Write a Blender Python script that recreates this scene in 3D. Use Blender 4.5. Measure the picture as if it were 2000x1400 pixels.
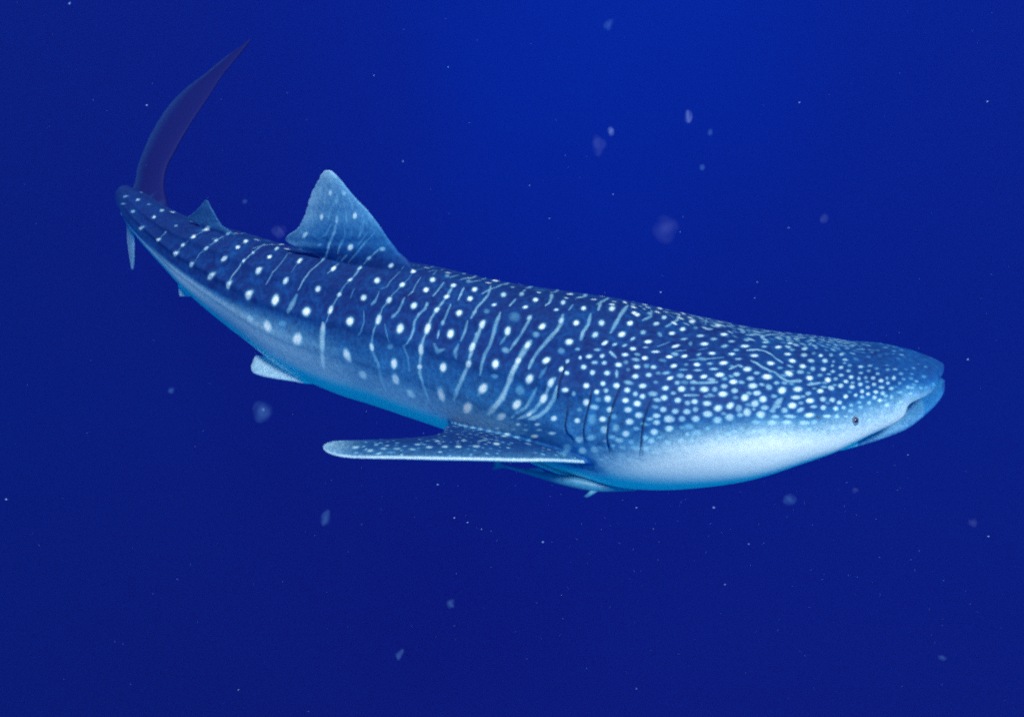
import bpy, bmesh, math, random
import numpy as np
from mathutils import Vector, Matrix
from mathutils.kdtree import KDTree
from mathutils.bvhtree import BVHTree

for o in list(bpy.data.objects):
    bpy.data.objects.remove(o, do_unlink=True)
scene = bpy.context.scene
COL = scene.collection
random.seed(7)
RNG = np.random.default_rng(7)

# ------------------------------------------------------------------ camera
cam_data = bpy.data.cameras.new("camera")
cam = bpy.data.objects.new("camera", cam_data)
COL.objects.link(cam)
cam.location = (0, 0, 0)
cam.rotation_euler = (math.radians(90 - 32), 0, 0)
cam_data.sensor_width = 36.0
cam_data.lens = 1570.0 / 2000.0 * 36.0
cam_data.clip_start = 0.05
cam_data.clip_end = 400
scene.camera = cam

# ------------------------------------------------------------------ world: daylight seen through a blue water column
SUN_ELEV, SUN_AZ = math.radians(61), math.radians(160)   # azimuth from +Y (north), clockwise: behind the camera
world = bpy.data.worlds.new("World")
scene.world = world
world.use_nodes = True
wn, wl = world.node_tree.nodes, world.node_tree.links
wn.clear()
w_out = wn.new("ShaderNodeOutputWorld")
w_bg = wn.new("ShaderNodeBackground")
w_sky = wn.new("ShaderNodeTexSky")
w_sky.sky_type = 'NISHITA'
w_sky.sun_disc = False
w_sky.sun_elevation = SUN_ELEV
w_sky.sun_rotation = SUN_AZ
w_mix = wn.new("ShaderNodeMix"); w_mix.data_type = 'RGBA'; w_mix.blend_type = 'MULTIPLY'
w_mix.inputs[0].default_value = 1.0
w_mix.inputs[7].default_value = (0.02, 0.48, 0.88, 1)       # what a few metres of sea water leave of the daylight
w_bg.inputs[1].default_value = 0.11
wl.new(w_sky.outputs[0], w_mix.inputs[6])
wl.new(w_mix.outputs[2], w_bg.inputs[0])
wl.new(w_bg.outputs[0], w_out.inputs[0])

sun_data = bpy.data.lights.new("sun", 'SUN')
sun = bpy.data.objects.new("sun", sun_data)
COL.objects.link(sun)
sun_data.energy = 5.0
sun_data.angle = math.radians(11)       # softened by the rippled surface above
sun_data.color = (0.97, 0.98, 0.88)
sun.location = (0, -3, 6)
sdir = Vector((math.sin(SUN_AZ) * math.cos(SUN_ELEV), math.cos(SUN_AZ) * math.cos(SUN_ELEV), math.sin(SUN_ELEV)))
sun.rotation_euler = (-sdir).to_track_quat('-Z', 'Y').to_euler()

scene.view_settings.view_transform = 'Standard'
scene.view_settings.look = 'None'
scene.view_settings.gamma = 1.0
scene.view_settings.exposure = 0.14
scene.view_settings.use_curve_mapping = False
scene.cycles.use_denoising = False
scene.cycles.filter_width = 2.1
scene.cycles.max_bounces = 6
scene.cycles.volume_bounces = 0

# ------------------------------------------------------------------ helpers
def tag(o, label=None, cat=None, group=None, kind=None):
    if label: o["label"] = label
    if cat: o["category"] = cat
    if group: o["group"] = group
    if kind: o["kind"] = kind
    return o

def link(name, me, mat=None, parent=None):
    o = bpy.data.objects.new(name, me)
    COL.objects.link(o)
    if mat and me is not None and not me.materials: me.materials.append(mat)
    if parent: o.parent = parent
    return o

def mesh_from(name, V, Fc, smooth=True):
    me = bpy.data.meshes.new(name)
    me.from_pydata([tuple(v) for v in V], [], Fc)
    me.validate(); me.update()
    if smooth: me.polygons.foreach_set("use_smooth", [True] * len(me.polygons))
    return me

def new_mat(name):
    m = bpy.data.materials.new(name); m.use_nodes = True
    nt = m.node_tree
    return m, nt.nodes, nt.links, nt.nodes["Principled BSDF"]

# ------------------------------------------------------------------ open water all round
def build_water():
    # a very large bowl of deep water, open to the daylight above
    V, Fc = [], []
    R, NU, NV = 90.0, 96, 40
    top = math.radians(30)
    for j in range(NV + 1):
        e = -math.pi / 2 + (top + math.pi / 2) * j / NV
        for i in range(NU):
            a = 2 * math.pi * i / NU
            V.append((R * math.cos(e) * math.cos(a), R * math.cos(e) * math.sin(a), R * math.sin(e)))
    for j in range(NV):
        for i in range(NU):
            k = (i + 1) % NU
            Fc.append((j * NU + i, (j + 1) * NU + i, (j + 1) * NU + k, j * NU + k))
    me = mesh_from("water", V, Fc)
    m, n, l, b = new_mat("deep_water")
    n.remove(b)
    out = n["Material Output"]
    em = n.new("ShaderNodeEmission")
    # unseen water behind the camera glows paler, added to light the belly
    sd = n.new("ShaderNodeVectorMath"); sd.operation = 'DOT_PRODUCT'; sd.inputs[1].default_value = Vector((0.12, -0.93, 0.10)).normalized()
    mr = n.new("ShaderNodeMapRange"); mr.interpolation_type = 'SMOOTHSTEP'
    mr.inputs[1].default_value = -0.15; mr.inputs[2].default_value = 0.85
    mixs = n.new("ShaderNodeMix"); mixs.data_type = 'RGBA'; mixs.inputs[7].default_value = REAR_GLOW
    geo = n.new("ShaderNodeNewGeometry")
    nrm = n.new("ShaderNodeVectorMath"); nrm.operation = 'NORMALIZE'
    l.new(geo.outputs["Position"], nrm.inputs[0])
    # emission brightens towards the upper middle of the view, dimming outwards as vignetting
    dot = n.new("ShaderNodeVectorMath"); dot.operation = 'DOT_PRODUCT'
    u = Vector((0.17, 0.93, -0.12)).normalized()
    dot.inputs[1].default_value = u
    # the glow falls off faster sideways than downwards
    sx = n.new("ShaderNodeVectorMath"); sx.operation = 'MULTIPLY'; sx.inputs[1].default_value = (1.6, 1, 1.05)
    sn = n.new("ShaderNodeVectorMath"); sn.operation = 'NORMALIZE'
    l.new(nrm.outputs[0], sx.inputs[0]); l.new(sx.outputs[0], sn.inputs[0]); l.new(sn.outputs[0], dot.inputs[0])
    ramp = n.new("ShaderNodeValToRGB")
    cr = ramp.color_ramp
    cr.interpolation = 'B_SPLINE'
    cr.elements[0].position = 0.0; cr.elements[0].color = WATER[0]
    cr.elements[1].position = 1.0; cr.elements[1].color = WATER[-1]
    for p, c in WATER_MID:
        e = cr.elements.new(p); e.color = c
    # faint cloudiness
    nz = n.new("ShaderNodeTexNoise"); nz.inputs["Scale"].default_value = 2.6; nz.inputs["Detail"].default_value = 2
    l.new(nrm.outputs[0], nz.inputs["Vector"])
    ma = n.new("ShaderNodeMath"); ma.operation = 'MULTIPLY_ADD'
    ma.inputs[1].default_value = 0.10; ma.inputs[2].default_value = -0.05
    l.new(nz.outputs[0], ma.inputs[0])
    add = n.new("ShaderNodeMath"); add.operation = 'ADD'
    l.new(dot.outputs["Value"], add.inputs[0]); l.new(ma.outputs[0], add.inputs[1])
    l.new(add.outputs[0], ramp.inputs[0])
    l.new(nrm.outputs[0], sd.inputs[0]); l.new(sd.outputs["Value"], mr.inputs[0])
    l.new(mr.outputs[0], mixs.inputs[0]); l.new(ramp.outputs[0], mixs.inputs[6])
    l.new(mixs.outputs[2], em.inputs[0])
    em.inputs[1].default_value = 1.0
    l.new(em.outputs[0], out.inputs["Surface"])
    tag(link("water", me, m), kind="structure")

REAR_GLOW = (0.0, 0.60, 1.22, 1)
WATER = [(0.003, 0.004, 0.07, 1), (0.002, 0.019, 0.40, 1)]
WATER_MID = [(0.5, (0.006, 0.005, 0.10, 1)), (0.75, (0.006, 0.006, 0.165, 1)), (0.92, (0.004, 0.009, 0.25, 1))]

def build_haze():
    me = bpy.data.meshes.new("haze")
    bm = bmesh.new(); bmesh.ops.create_cube(bm, size=1.0); bm.to_mesh(me); bm.free()
    o = link("haze", me)
    o.scale = (30, 26, 15); o.location = (0, 6, -5.9)
    m = bpy.data.materials.new("sea_haze"); m.use_nodes = True
    n, l = m.node_tree.nodes, m.node_tree.links
    n.clear()
    out = n.new("ShaderNodeOutputMaterial")
    v = n.new("ShaderNodeVolumePrincipled")
    v.inputs["Color"].default_value = HAZE_COL
    v.inputs["Density"].default_value = HAZE_D
    v.inputs["Anisotropy"].default_value = 0.2
    l.new(v.outputs[0], out.inputs["Volume"])
    me.materials.append(m)
    tag(o, kind="stuff")
HAZE_COL = (0.004, 0.062, 0.60, 1)
HAZE_D = 0.036

# ------------------------------------------------------------------ whale shark: body lofted along a curved spine (metres)
# each row: spine point x, y, z, half width, half height above, half height below, fullness above, fullness below
BODY = [
    [2.4324, 3.8679, -2.5284, 0.1224, 0.036, 0.018, 2.2, 2.2],
    [2.4105, 3.882, -2.5058, 0.1381, 0.0419, 0.0188, 2.2, 2.2],
    [2.3477, 3.8849, -2.5012, 0.1911, 0.0597, 0.0239, 2.2, 2.3],
    [2.2747, 3.8855, -2.5191, 0.2521, 0.0813, 0.0325, 2.2, 2.4],
    [2.1567, 3.8941, -2.5431, 0.3116, 0.1113, 0.089, 2.2, 2.4],
    [2.0172, 3.8877, -2.591, 0.4011, 0.1605, 0.1444, 2.2, 2.3],
    [1.8177, 3.9085, -2.6521, 0.4905, 0.2282, 0.2167, 2.1, 2.3],
    [1.6047, 3.9359, -2.7027, 0.5475, 0.2881, 0.2881, 2.05, 2.3],
    [1.3371, 3.9756, -2.7523, 0.601, 0.3756, 0.3944, 2.0, 2.3],
    [1.064, 4.0378, -2.7849, 0.6237, 0.4455, 0.49, 1.95, 2.25],
    [0.7977, 4.1146, -2.8129, 0.6158, 0.5047, 0.5552, 1.9, 2.2],
    [0.5227, 4.2109, -2.8286, 0.5678, 0.5408, 0.5949, 1.9, 2.2],
    [0.2541, 4.3303, -2.8263, 0.5314, 0.5314, 0.5845, 1.88, 2.2],
    [-0.0269, 4.4586, -2.8286, 0.506, 0.5216, 0.5738, 1.85, 2.1],
    [-0.3202, 4.6029, -2.8241, 0.4764, 0.5122, 0.5634, 1.85, 2.1],
    [-0.6291, 4.7587, -2.82, 0.4631, 0.5146, 0.566, 1.85, 2.1],
    [-0.9025, 4.9179, -2.8484, 0.4426, 0.5087, 0.5595, 1.85, 2.1],
    [-1.2077, 5.0853, -2.8824, 0.4161, 0.4954, 0.5449, 1.85, 2.1],
    [-1.5534, 5.2875, -2.8985, 0.3848, 0.4693, 0.4927, 1.9, 2.1],
    [-1.8865, 5.5155, -2.8733, 0.339, 0.4237, 0.4237, 1.9, 2.1],
    [-2.221, 5.7852, -2.8567, 0.302, 0.3775, 0.3775, 1.9, 2.1],
    [-2.5421, 6.0604, -2.8504, 0.2568, 0.3209, 0.3209, 1.9, 2.1],
    [-2.8489, 6.3616, -2.8402, 0.21, 0.2561, 0.2561, 2.0, 2.1],
    [-3.1394, 6.6558, -2.8033, 0.1786, 0.2126, 0.2126, 2.0, 2.1],
    [-3.3867, 6.9191, -2.7595, 0.1481, 0.1851, 0.1851, 2.0, 2.1],
    [-3.5683, 7.1072, -2.7037, 0.0967, 0.1382, 0.1382, 2.0, 2.1],
]
JAW = [
    [2.4973, 3.881, -2.583, 0.006, 0.017, 0.019, 2.7, 2.4],
    [2.4934, 3.8805, -2.5848, 0.0352, 0.0186, 0.0253, 2.7, 2.4],
    [2.4828, 3.8791, -2.59, 0.0622, 0.0201, 0.0312, 2.7, 2.4],
    [2.4636, 3.8765, -2.5993, 0.0911, 0.0217, 0.0377, 2.7, 2.4],
    [2.4299, 3.872, -2.6157, 0.1244, 0.0236, 0.0455, 2.7, 2.4],
    [2.3817, 3.8655, -2.6391, 0.1573, 0.0257, 0.0536, 2.7, 2.4],
    [2.3144, 3.8564, -2.6718, 0.1896, 0.0279, 0.0626, 2.7, 2.4],
    [2.2277, 3.8448, -2.7139, 0.218, 0.0302, 0.0719, 2.7, 2.4],
    [2.1315, 3.8318, -2.7607, 0.2187, 0.0324, 0.0638, 2.7, 2.4],
    [2.0159, 3.8163, -2.8169, 0.2052, 0.0347, 0.0486, 2.7, 2.4],
    [1.8812, 3.7982, -2.8823, 0.1779, 0.037, 0.0248, 2.7, 2.4],
]
FINS = {
    'first_dorsal': [[[-0.6435, 4.7682, -2.2997], [-1.2169, 5.0918, -2.4558]], [[-0.6755, 4.7876, -2.2463], [-1.2921, 5.1381, -2.4108]], [[-0.7398, 4.8225, -2.2003], [-1.4217, 5.2114, -2.3777]], [[-0.7593, 4.8327, -2.1758], [-1.499, 5.2568, -2.3667]], [[-0.7724, 4.8417, -2.158], [-1.5683, 5.2936, -2.3594]], [[-0.7994, 4.861, -2.1304], [-1.6239, 5.3394, -2.34]], [[-0.8243, 4.8697, -2.0945], [-1.5954, 5.315, -2.2861]], [[-0.845, 4.8814, -2.0637], [-1.5211, 5.2662, -2.2264]], [[-0.8787, 4.9005, -2.0182], [-1.4637, 5.2309, -2.1543]], [[-0.937, 4.9416, -1.957], [-1.412, 5.2062, -2.0618]], [[-0.9781, 4.9601, -1.9186], [-1.3887, 5.189, -2.0072]], [[-1.0304, 4.9856, -1.869], [-1.3591, 5.1742, -1.9397]], [[-1.0759, 5.0109, -1.8194], [-1.3194, 5.1523, -1.8707]], [[-1.1157, 5.0371, -1.7771], [-1.2759, 5.12, -1.8063]], [[-1.1566, 5.0628, -1.7448], [-1.2474, 5.1078, -1.7604]], [[-1.1826, 5.069, -1.7299], [-1.2215, 5.0928, -1.738]]],
    'second_dorsal': [[[-2.0985, 5.6811, -2.4645], [-2.4407, 5.9745, -2.5918]], [[-2.1474, 5.722, -2.4316], [-2.4877, 6.0152, -2.5562]], [[-2.2313, 5.79, -2.414], [-2.5033, 6.0272, -2.5129]], [[-2.2565, 5.8187, -2.3964], [-2.552, 6.0704, -2.5]], [[-2.2614, 5.8173, -2.3832], [-2.6118, 6.1302, -2.5113]], [[-2.2794, 5.8326, -2.36], [-2.638, 6.1581, -2.4917]], [[-2.2925, 5.8453, -2.3358], [-2.5623, 6.0831, -2.4308]], [[-2.3207, 5.8718, -2.2962], [-2.457, 5.9828, -2.3396]], [[-2.3347, 5.8862, -2.2644], [-2.4051, 5.9432, -2.2863]], [[-2.3508, 5.8994, -2.2446], [-2.368, 5.913, -2.2498]]],
    'anal': [[[-2.4965, 6.0098, -3.0257], [-2.7301, 6.1116, -2.9571]], [[-2.5741, 5.9761, -3.0419], [-2.7946, 6.0775, -3.0118]], [[-2.6252, 5.9581, -3.0708], [-2.8073, 6.0568, -3.0637]], [[-2.6715, 5.9601, -3.1053], [-2.7987, 6.0249, -3.1149]], [[-2.7051, 5.9711, -3.1255], [-2.7944, 6.0089, -3.1404]]],
    'pelvic': [[[-1.3529, 4.9139, -3.2699], [-1.4764, 5.1422, -3.2819]], [[-1.5083, 4.9245, -3.2906], [-1.6124, 5.1278, -3.305]], [[-1.6296, 4.9575, -3.2944], [-1.7152, 5.1673, -3.2795]], [[-1.7521, 4.9906, -3.2981], [-1.8185, 5.2029, -3.2603]], [[-1.8597, 5.0331, -3.3056], [-1.9116, 5.2238, -3.2457]], [[-1.919, 5.0653, -3.3106], [-1.9579, 5.2365, -3.2443]], [[-1.9595, 5.0987, -3.3139], [-1.9814, 5.2157, -3.2776]], [[-1.9815, 5.1299, -3.3017], [-1.9906, 5.178, -3.3001]]],
    'pectoral': [[[0.9273, 3.9302, -3.1835], [-0.2604, 4.3901, -3.259]], [[0.6532, 3.7151, -3.0559], [-0.382, 4.1628, -3.0943]], [[0.2614, 3.56, -2.9078], [-0.4157, 4.0302, -3.0235]], [[0.0286, 3.5062, -2.862], [-0.4201, 3.8757, -2.95]], [[-0.1838, 3.4701, -2.8253], [-0.4567, 3.8109, -2.9216]], [[-0.395, 3.4638, -2.8166], [-0.5574, 3.7638, -2.9025]], [[-0.5939, 3.4739, -2.8193], [-0.6871, 3.7272, -2.8856]], [[-0.767, 3.4903, -2.8308], [-0.8329, 3.7082, -2.8783]], [[-0.8885, 3.5223, -2.855], [-0.9498, 3.6987, -2.8747]], [[-0.981, 3.5511, -2.8654], [-1.0285, 3.6812, -2.8649]], [[-1.0456, 3.5839, -2.8696], [-1.0659, 3.6512, -2.8563]], [[-1.0764, 3.6104, -2.8649], [-1.0817, 3.6276, -2.8563]]],
    'caudal_upper': [[[-3.0497, 6.7621, -2.7654], [-3.5814, 6.9278, -2.7833]], [[-3.1253, 6.9232, -2.6584], [-3.5732, 7.1261, -2.7113]], [[-3.1878, 7.0863, -2.5485], [-3.5628, 7.3225, -2.6234]], [[-3.1854, 7.2317, -2.429], [-3.571, 7.4851, -2.5141]], [[-3.1445, 7.3583, -2.3396], [-3.5496, 7.6141, -2.4209]], [[-3.0873, 7.5113, -2.2269], [-3.5125, 7.7547, -2.309]], [[-2.9946, 7.6838, -2.0829], [-3.4544, 7.894, -2.1994]], [[-2.9034, 7.8606, -1.9509], [-3.3799, 8.0318, -2.0922]], [[-2.8147, 8.0421, -1.8114], [-3.2428, 8.1815, -1.9658]], [[-2.74, 8.1807, -1.7217], [-3.0471, 8.283, -1.8411]], [[-2.6736, 8.3125, -1.643], [-2.8637, 8.364, -1.7114]], [[-2.6296, 8.4053, -1.5888], [-2.7261, 8.4153, -1.6293]], [[-2.5936, 8.4693, -1.5429], [-2.6224, 8.4691, -1.5621]]],
    'caudal_lower': [[[-3.3845, 7.0183, -2.695], [-3.6548, 7.18, -2.757]], [[-3.469, 6.9749, -2.8022], [-3.6595, 7.1823, -2.8855]], [[-3.5021, 6.9312, -2.91], [-3.6593, 7.1512, -2.9919]], [[-3.5067, 6.9031, -3.0304], [-3.6617, 7.0959, -3.0993]], [[-3.5349, 6.8977, -3.1523], [-3.6495, 7.039, -3.1903]], [[-3.5631, 6.9092, -3.247], [-3.6348, 6.9873, -3.273]], [[-3.601, 6.9252, -3.3346], [-3.6202, 6.9433, -3.3434]]],
}

def spline(A, m):
    """Catmull-Rom through the rows of A, m samples per interval."""
    A = np.asarray(A, float); n = len(A)
    P = np.vstack([2 * A[0] - A[1], A, 2 * A[-1] - A[-2]])
    out = []
    for i in range(n - 1):
        p0, p1, p2, p3 = P[i:i + 4]
        for k in range(m):
            t = k / m
            out.append(.5 * (2 * p1 + (p2 - p0) * t + (2 * p0 - 5 * p1 + 4 * p2 - p3) * t * t + (-p0 + 3 * p1 - 3 * p2 + p3) * t ** 3))
    out.append(A[-1])
    return np.array(out)

def frame(Cn):
    T = -np.gradient(Cn, axis=0)
    k = np.ones(9) / 9
    T = np.stack([np.convolve(np.pad(T[:, i], 4, mode='edge'), k, 'valid') for i in range(3)], 1)
    T /= np.linalg.norm(T, axis=1)[:, None]
    U = np.array([0, 0, 1.]) - T * T[:, 2:3]
    U /= np.linalg.norm(U, axis=1)[:, None]
    return T, U, np.cross(T, U)

MS = 14
BS = spline(BODY, MS)
BT, BU, BR = frame(BS[:, :3])
NB = len(BS)
TT = np.arange(NB) / MS                     # station number 0 (snout) .. 25 (tail base)

def ridge(t, phi):
    """low ridges that run along the flank"""
    on = np.clip((t - 8.5) / 2.5, 0, 1) * np.clip((25 - t) / 3, 0, 1)
    r = 0
    for c, a, w in ((math.radians(57), .024, .075), (math.radians(31), .018, .07), (math.radians(5), .006, .08)):
        for cc in (c, math.pi - c):
            d = np.angle(np.exp(1j * (phi - cc)))
            r = r + a * np.exp(-(d / w) ** 2)
    return r * on

def tube(S, T, U, R, tt, nphi=160, ridges=True):
    ph = np.linspace(0, 2 * np.pi, nphi, endpoint=False)
    c, s = np.cos(ph), np.sin(ph)
    V = []
    for i in range(len(S)):
        w, hu, hd, n1, n2 = S[i, 3:8]
        n = np.where(s >= 0, n1, n2)
        x = w * np.sign(c) * np.abs(c) ** (2 / n)
        z = np.sign(s) * np.abs(s) ** (2 / n) * np.where(s >= 0, hu, hd)
        if ridges:
            k = ridge(tt[i], ph); rr = np.hypot(x, z)
            x, z = x * (1 + k / rr), z * (1 + k / rr)
        V.append(S[i, :3] + x[:, None] * R[i] + z[:, None] * U[i])
    V = np.concatenate(V)
    n = len(S); Fc = []
    for i in range(n - 1):
        for j in range(nphi):
            k = (j + 1) % nphi
            Fc.append((i * nphi + j, (i + 1) * nphi + j, (i + 1) * nphi + k, i * nphi + k))
    # rounded end caps
    for base, i, sg in ((0, 0, 1), ((n - 1) * nphi, n - 1, -1)):
        ring = V[base:base + nphi]; c = S[i, :3]; d = S[i, 4] * .9
        prev = list(range(base, base + nphi))
        for q in (.35, .7, .93):
            off = len(V)
            V = np.concatenate([V, c + (ring - c) * math.sqrt(1 - q * q) + sg * T[i] * d * q])
            cur = list(range(off, off + nphi))
            for j in range(nphi):
                k = (j + 1) % nphi
                Fc.append((prev[j], prev[k], cur[k], cur[j]) if sg > 0 else (prev[j], cur[j], cur[k], prev[k]))
            prev = cur
        Fc.append(tuple(prev) if sg > 0 else tuple(reversed(prev)))
    return V, Fc

def fin_mesh(rows, thick, tmin, nspan=8, M=40, ragged=False):
    A = spline(np.array(rows).reshape(len(rows), 6), nspan)
    LE, TE = A[:, :3].copy(), A[:, 3:].copy()
    if ragged:       # worn, nicked trailing edge
        for i in range(len(TE)):
            f = i / len(TE)
            if .45 < f < .97:
                nick = .5 * max(0, math.sin(i * 1.9)) ** 3 + .7 * max(0, math.sin(i * .73 + 1)) ** 5 + .3 * max(0, math.sin(i * 3.1))
                TE[i] += (LE[i] - TE[i]) / np.linalg.norm(LE[i] - TE[i]) * .016 * nick
    mid = (LE + TE) / 2
    sp = np.gradient(mid, axis=0)
    nr = np.cross(TE - LE, sp); nr /= np.linalg.norm(nr, axis=1)[:, None] + 1e-9
    # smooth normals
    k = np.ones(7) / 7
    nr = np.stack([np.convolve(np.pad(nr[:, i], 3, mode='edge'), k, 'valid') for i in range(3)], 1)
    nr /= np.linalg.norm(nr, axis=1)[:, None]
    u = (1 - np.cos(np.linspace(0, np.pi, M // 2 + 1))) / 2
    prof = 1.6 * (np.sqrt(u) * .9 - .35 * u - .55 * u ** 2) + .03 * (1 - u)
    prof = np.clip(prof / prof.max(), 0, 1)
    V = []
    ns = len(LE)
    for i in range(ns):
        ch = np.linalg.norm(TE[i] - LE[i]); f = i / (ns - 1)
        th = np.minimum(thick * (1 - .72 * f), ch * .30)
        h = np.maximum(prof * th / 2, tmin / 2)
        h[0] *= .35; h[-1] *= .6
        c = LE[i] + (TE[i] - LE[i]) * u[:, None]
        V += list(c + nr[i] * h[:, None]) + list((c - nr[i] * h[:, None])[::-1])
    m = 2 * len(u); Fc = []
    for i in range(ns - 1):
        for j in range(m):
            k2 = (j + 1) % m
            Fc.append((i * m + j, i * m + k2, (i + 1) * m + k2, (i + 1) * m + j))
    Fc.append(tuple(reversed(range(m))))
    Fc.append(tuple((ns - 1) * m + j for j in range(m)))
    return np.array(V), Fc

def mirror_pts(P):
    """reflect points to the other flank, across the body's own plane of symmetry near them"""
    P = np.atleast_2d(P)
    c = P.mean(0); i = int(((BS[:, :3] - c) ** 2).sum(1).argmin())
    n = BR[i]
    return P - 2 * ((P - BS[i, :3]) @ n)[:, None] * n

def droop(P, ref, ang=math.radians(34)):
    """lower the far pectoral about the body's long axis"""
    i = 12 * MS
    d = P - BS[i, :3]; a, b, c = d @ BR[i], d @ BU[i], d @ BT[i]
    h = -BS[i, 3] * .85
    a2 = a - h; b2 = b + .12
    ca, sa = math.cos(ang), math.sin(ang)
    a3, b3 = a2 * ca - b2 * sa, a2 * sa + b2 * ca
    return BS[i, :3] + (a3 + h)[:, None] * BR[i] + (b3 - .12)[:, None] * BU[i] + c[:, None] * BT[i]

PIECES = []      # (name, verts, faces)
def build_pieces():
    PIECES.append(("trunk",) + tube(BS, BT, BU, BR, TT))
    J = spline(JAW, 8)
    jt, ju, jr = frame(J[:, :3])
    i0 = [2 * MS] * len(J)
    PIECES.append(("jaw",) + tube(J, BT[i0], BU[i0], BR[i0], TT[i0], 120, False))
    for nm, th, tm in (("first_dorsal", .10, .018), ("second_dorsal", .04, .014), ("anal", .035, .014), ("pelvic", .05, .016),
                       ("pectoral", .085, .018), ("caudal_upper", .09, .02), ("caudal_lower", .05, .016)):
        rows = np.array(FINS[nm])
        V, Fc = fin_mesh(rows, th, tm, ragged=nm == "first_dorsal")
        PIECES.append((nm, V, Fc))
        if nm in ("pelvic", "pectoral"):
            PIECES.append((nm + "_far", droop(mirror_pts(V), mirror_pts(V)) if nm == "pectoral" else mirror_pts(V), [tuple(reversed(f)) for f in Fc]))

def nrm_out(me):
    bm = bmesh.new(); bm.from_mesh(me); bmesh.ops.recalc_face_normals(bm, faces=bm.faces); bm.to_mesh(me); bm.free()

VOX = 0.0062
def remeshed_body():
    build_pieces()
    V, Fc, off = [], [], 0
    for nm, v, f in PIECES:
        tmp = mesh_from("piece", v, f); nrm_out(tmp)
        n = len(tmp.vertices); co = np.empty(n * 3); tmp.vertices.foreach_get("co", co)
        V.append(co.reshape(-1, 3)); Fc += [tuple(i + off for i in p.vertices) for p in tmp.polygons]; off += n
        bpy.data.meshes.remove(tmp)
    me = mesh_from("shark_source", np.concatenate(V), Fc)
    o = link("shark_source", me)
    md = o.modifiers.new("r", 'REMESH'); md.mode = 'VOXEL'; md.voxel_size = VOX
    sm = o.modifiers.new("s", 'SMOOTH'); sm.factor = .5; sm.iterations = 8
    dg = bpy.context.evaluated_depsgraph_get(); dg.update()
    ev = o.evaluated_get(dg)
    out = bpy.data.meshes.new_from_object(ev)
    bpy.data.objects.remove(o, do_unlink=True)
    out.name = "body"
    # keep the one connected surface
    out.polygons.foreach_set("use_smooth", [True] * len(out.polygons))
    return out

def body_coords(P):
    """nearest spine station t, angle phi (0 = right flank, 90 deg = back), radial distance ratio, sideways a and up b"""
    kd = KDTree(NB)
    for i in range(NB): kd.insert(BS[i, :3], i)
    kd.balance()
    idx = np.array([kd.find(p)[1] for p in P])
    # refine: sliding along tangent
    d = P - BS[idx, :3]
    for _ in range(3):
        along = (d * BT[idx]).sum(1)
        step = np.linalg.norm(np.diff(BS[:, :3], axis=0), axis=1).mean()
        idx = np.clip(idx - np.round(along / step * .7).astype(int), 0, NB - 1)
        d = P - BS[idx, :3]
    a = (d * BR[idx]).sum(1); b = (d * BU[idx]).sum(1)
    phi = np.arctan2(b, a)
    S = BS[idx]
    hb = np.where(b >= 0, S[:, 4], S[:, 5])
    rho = np.sqrt((a / S[:, 3]) ** 2 + (b / hb) ** 2)
    return TT[idx], phi, rho, a, b, idx
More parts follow.
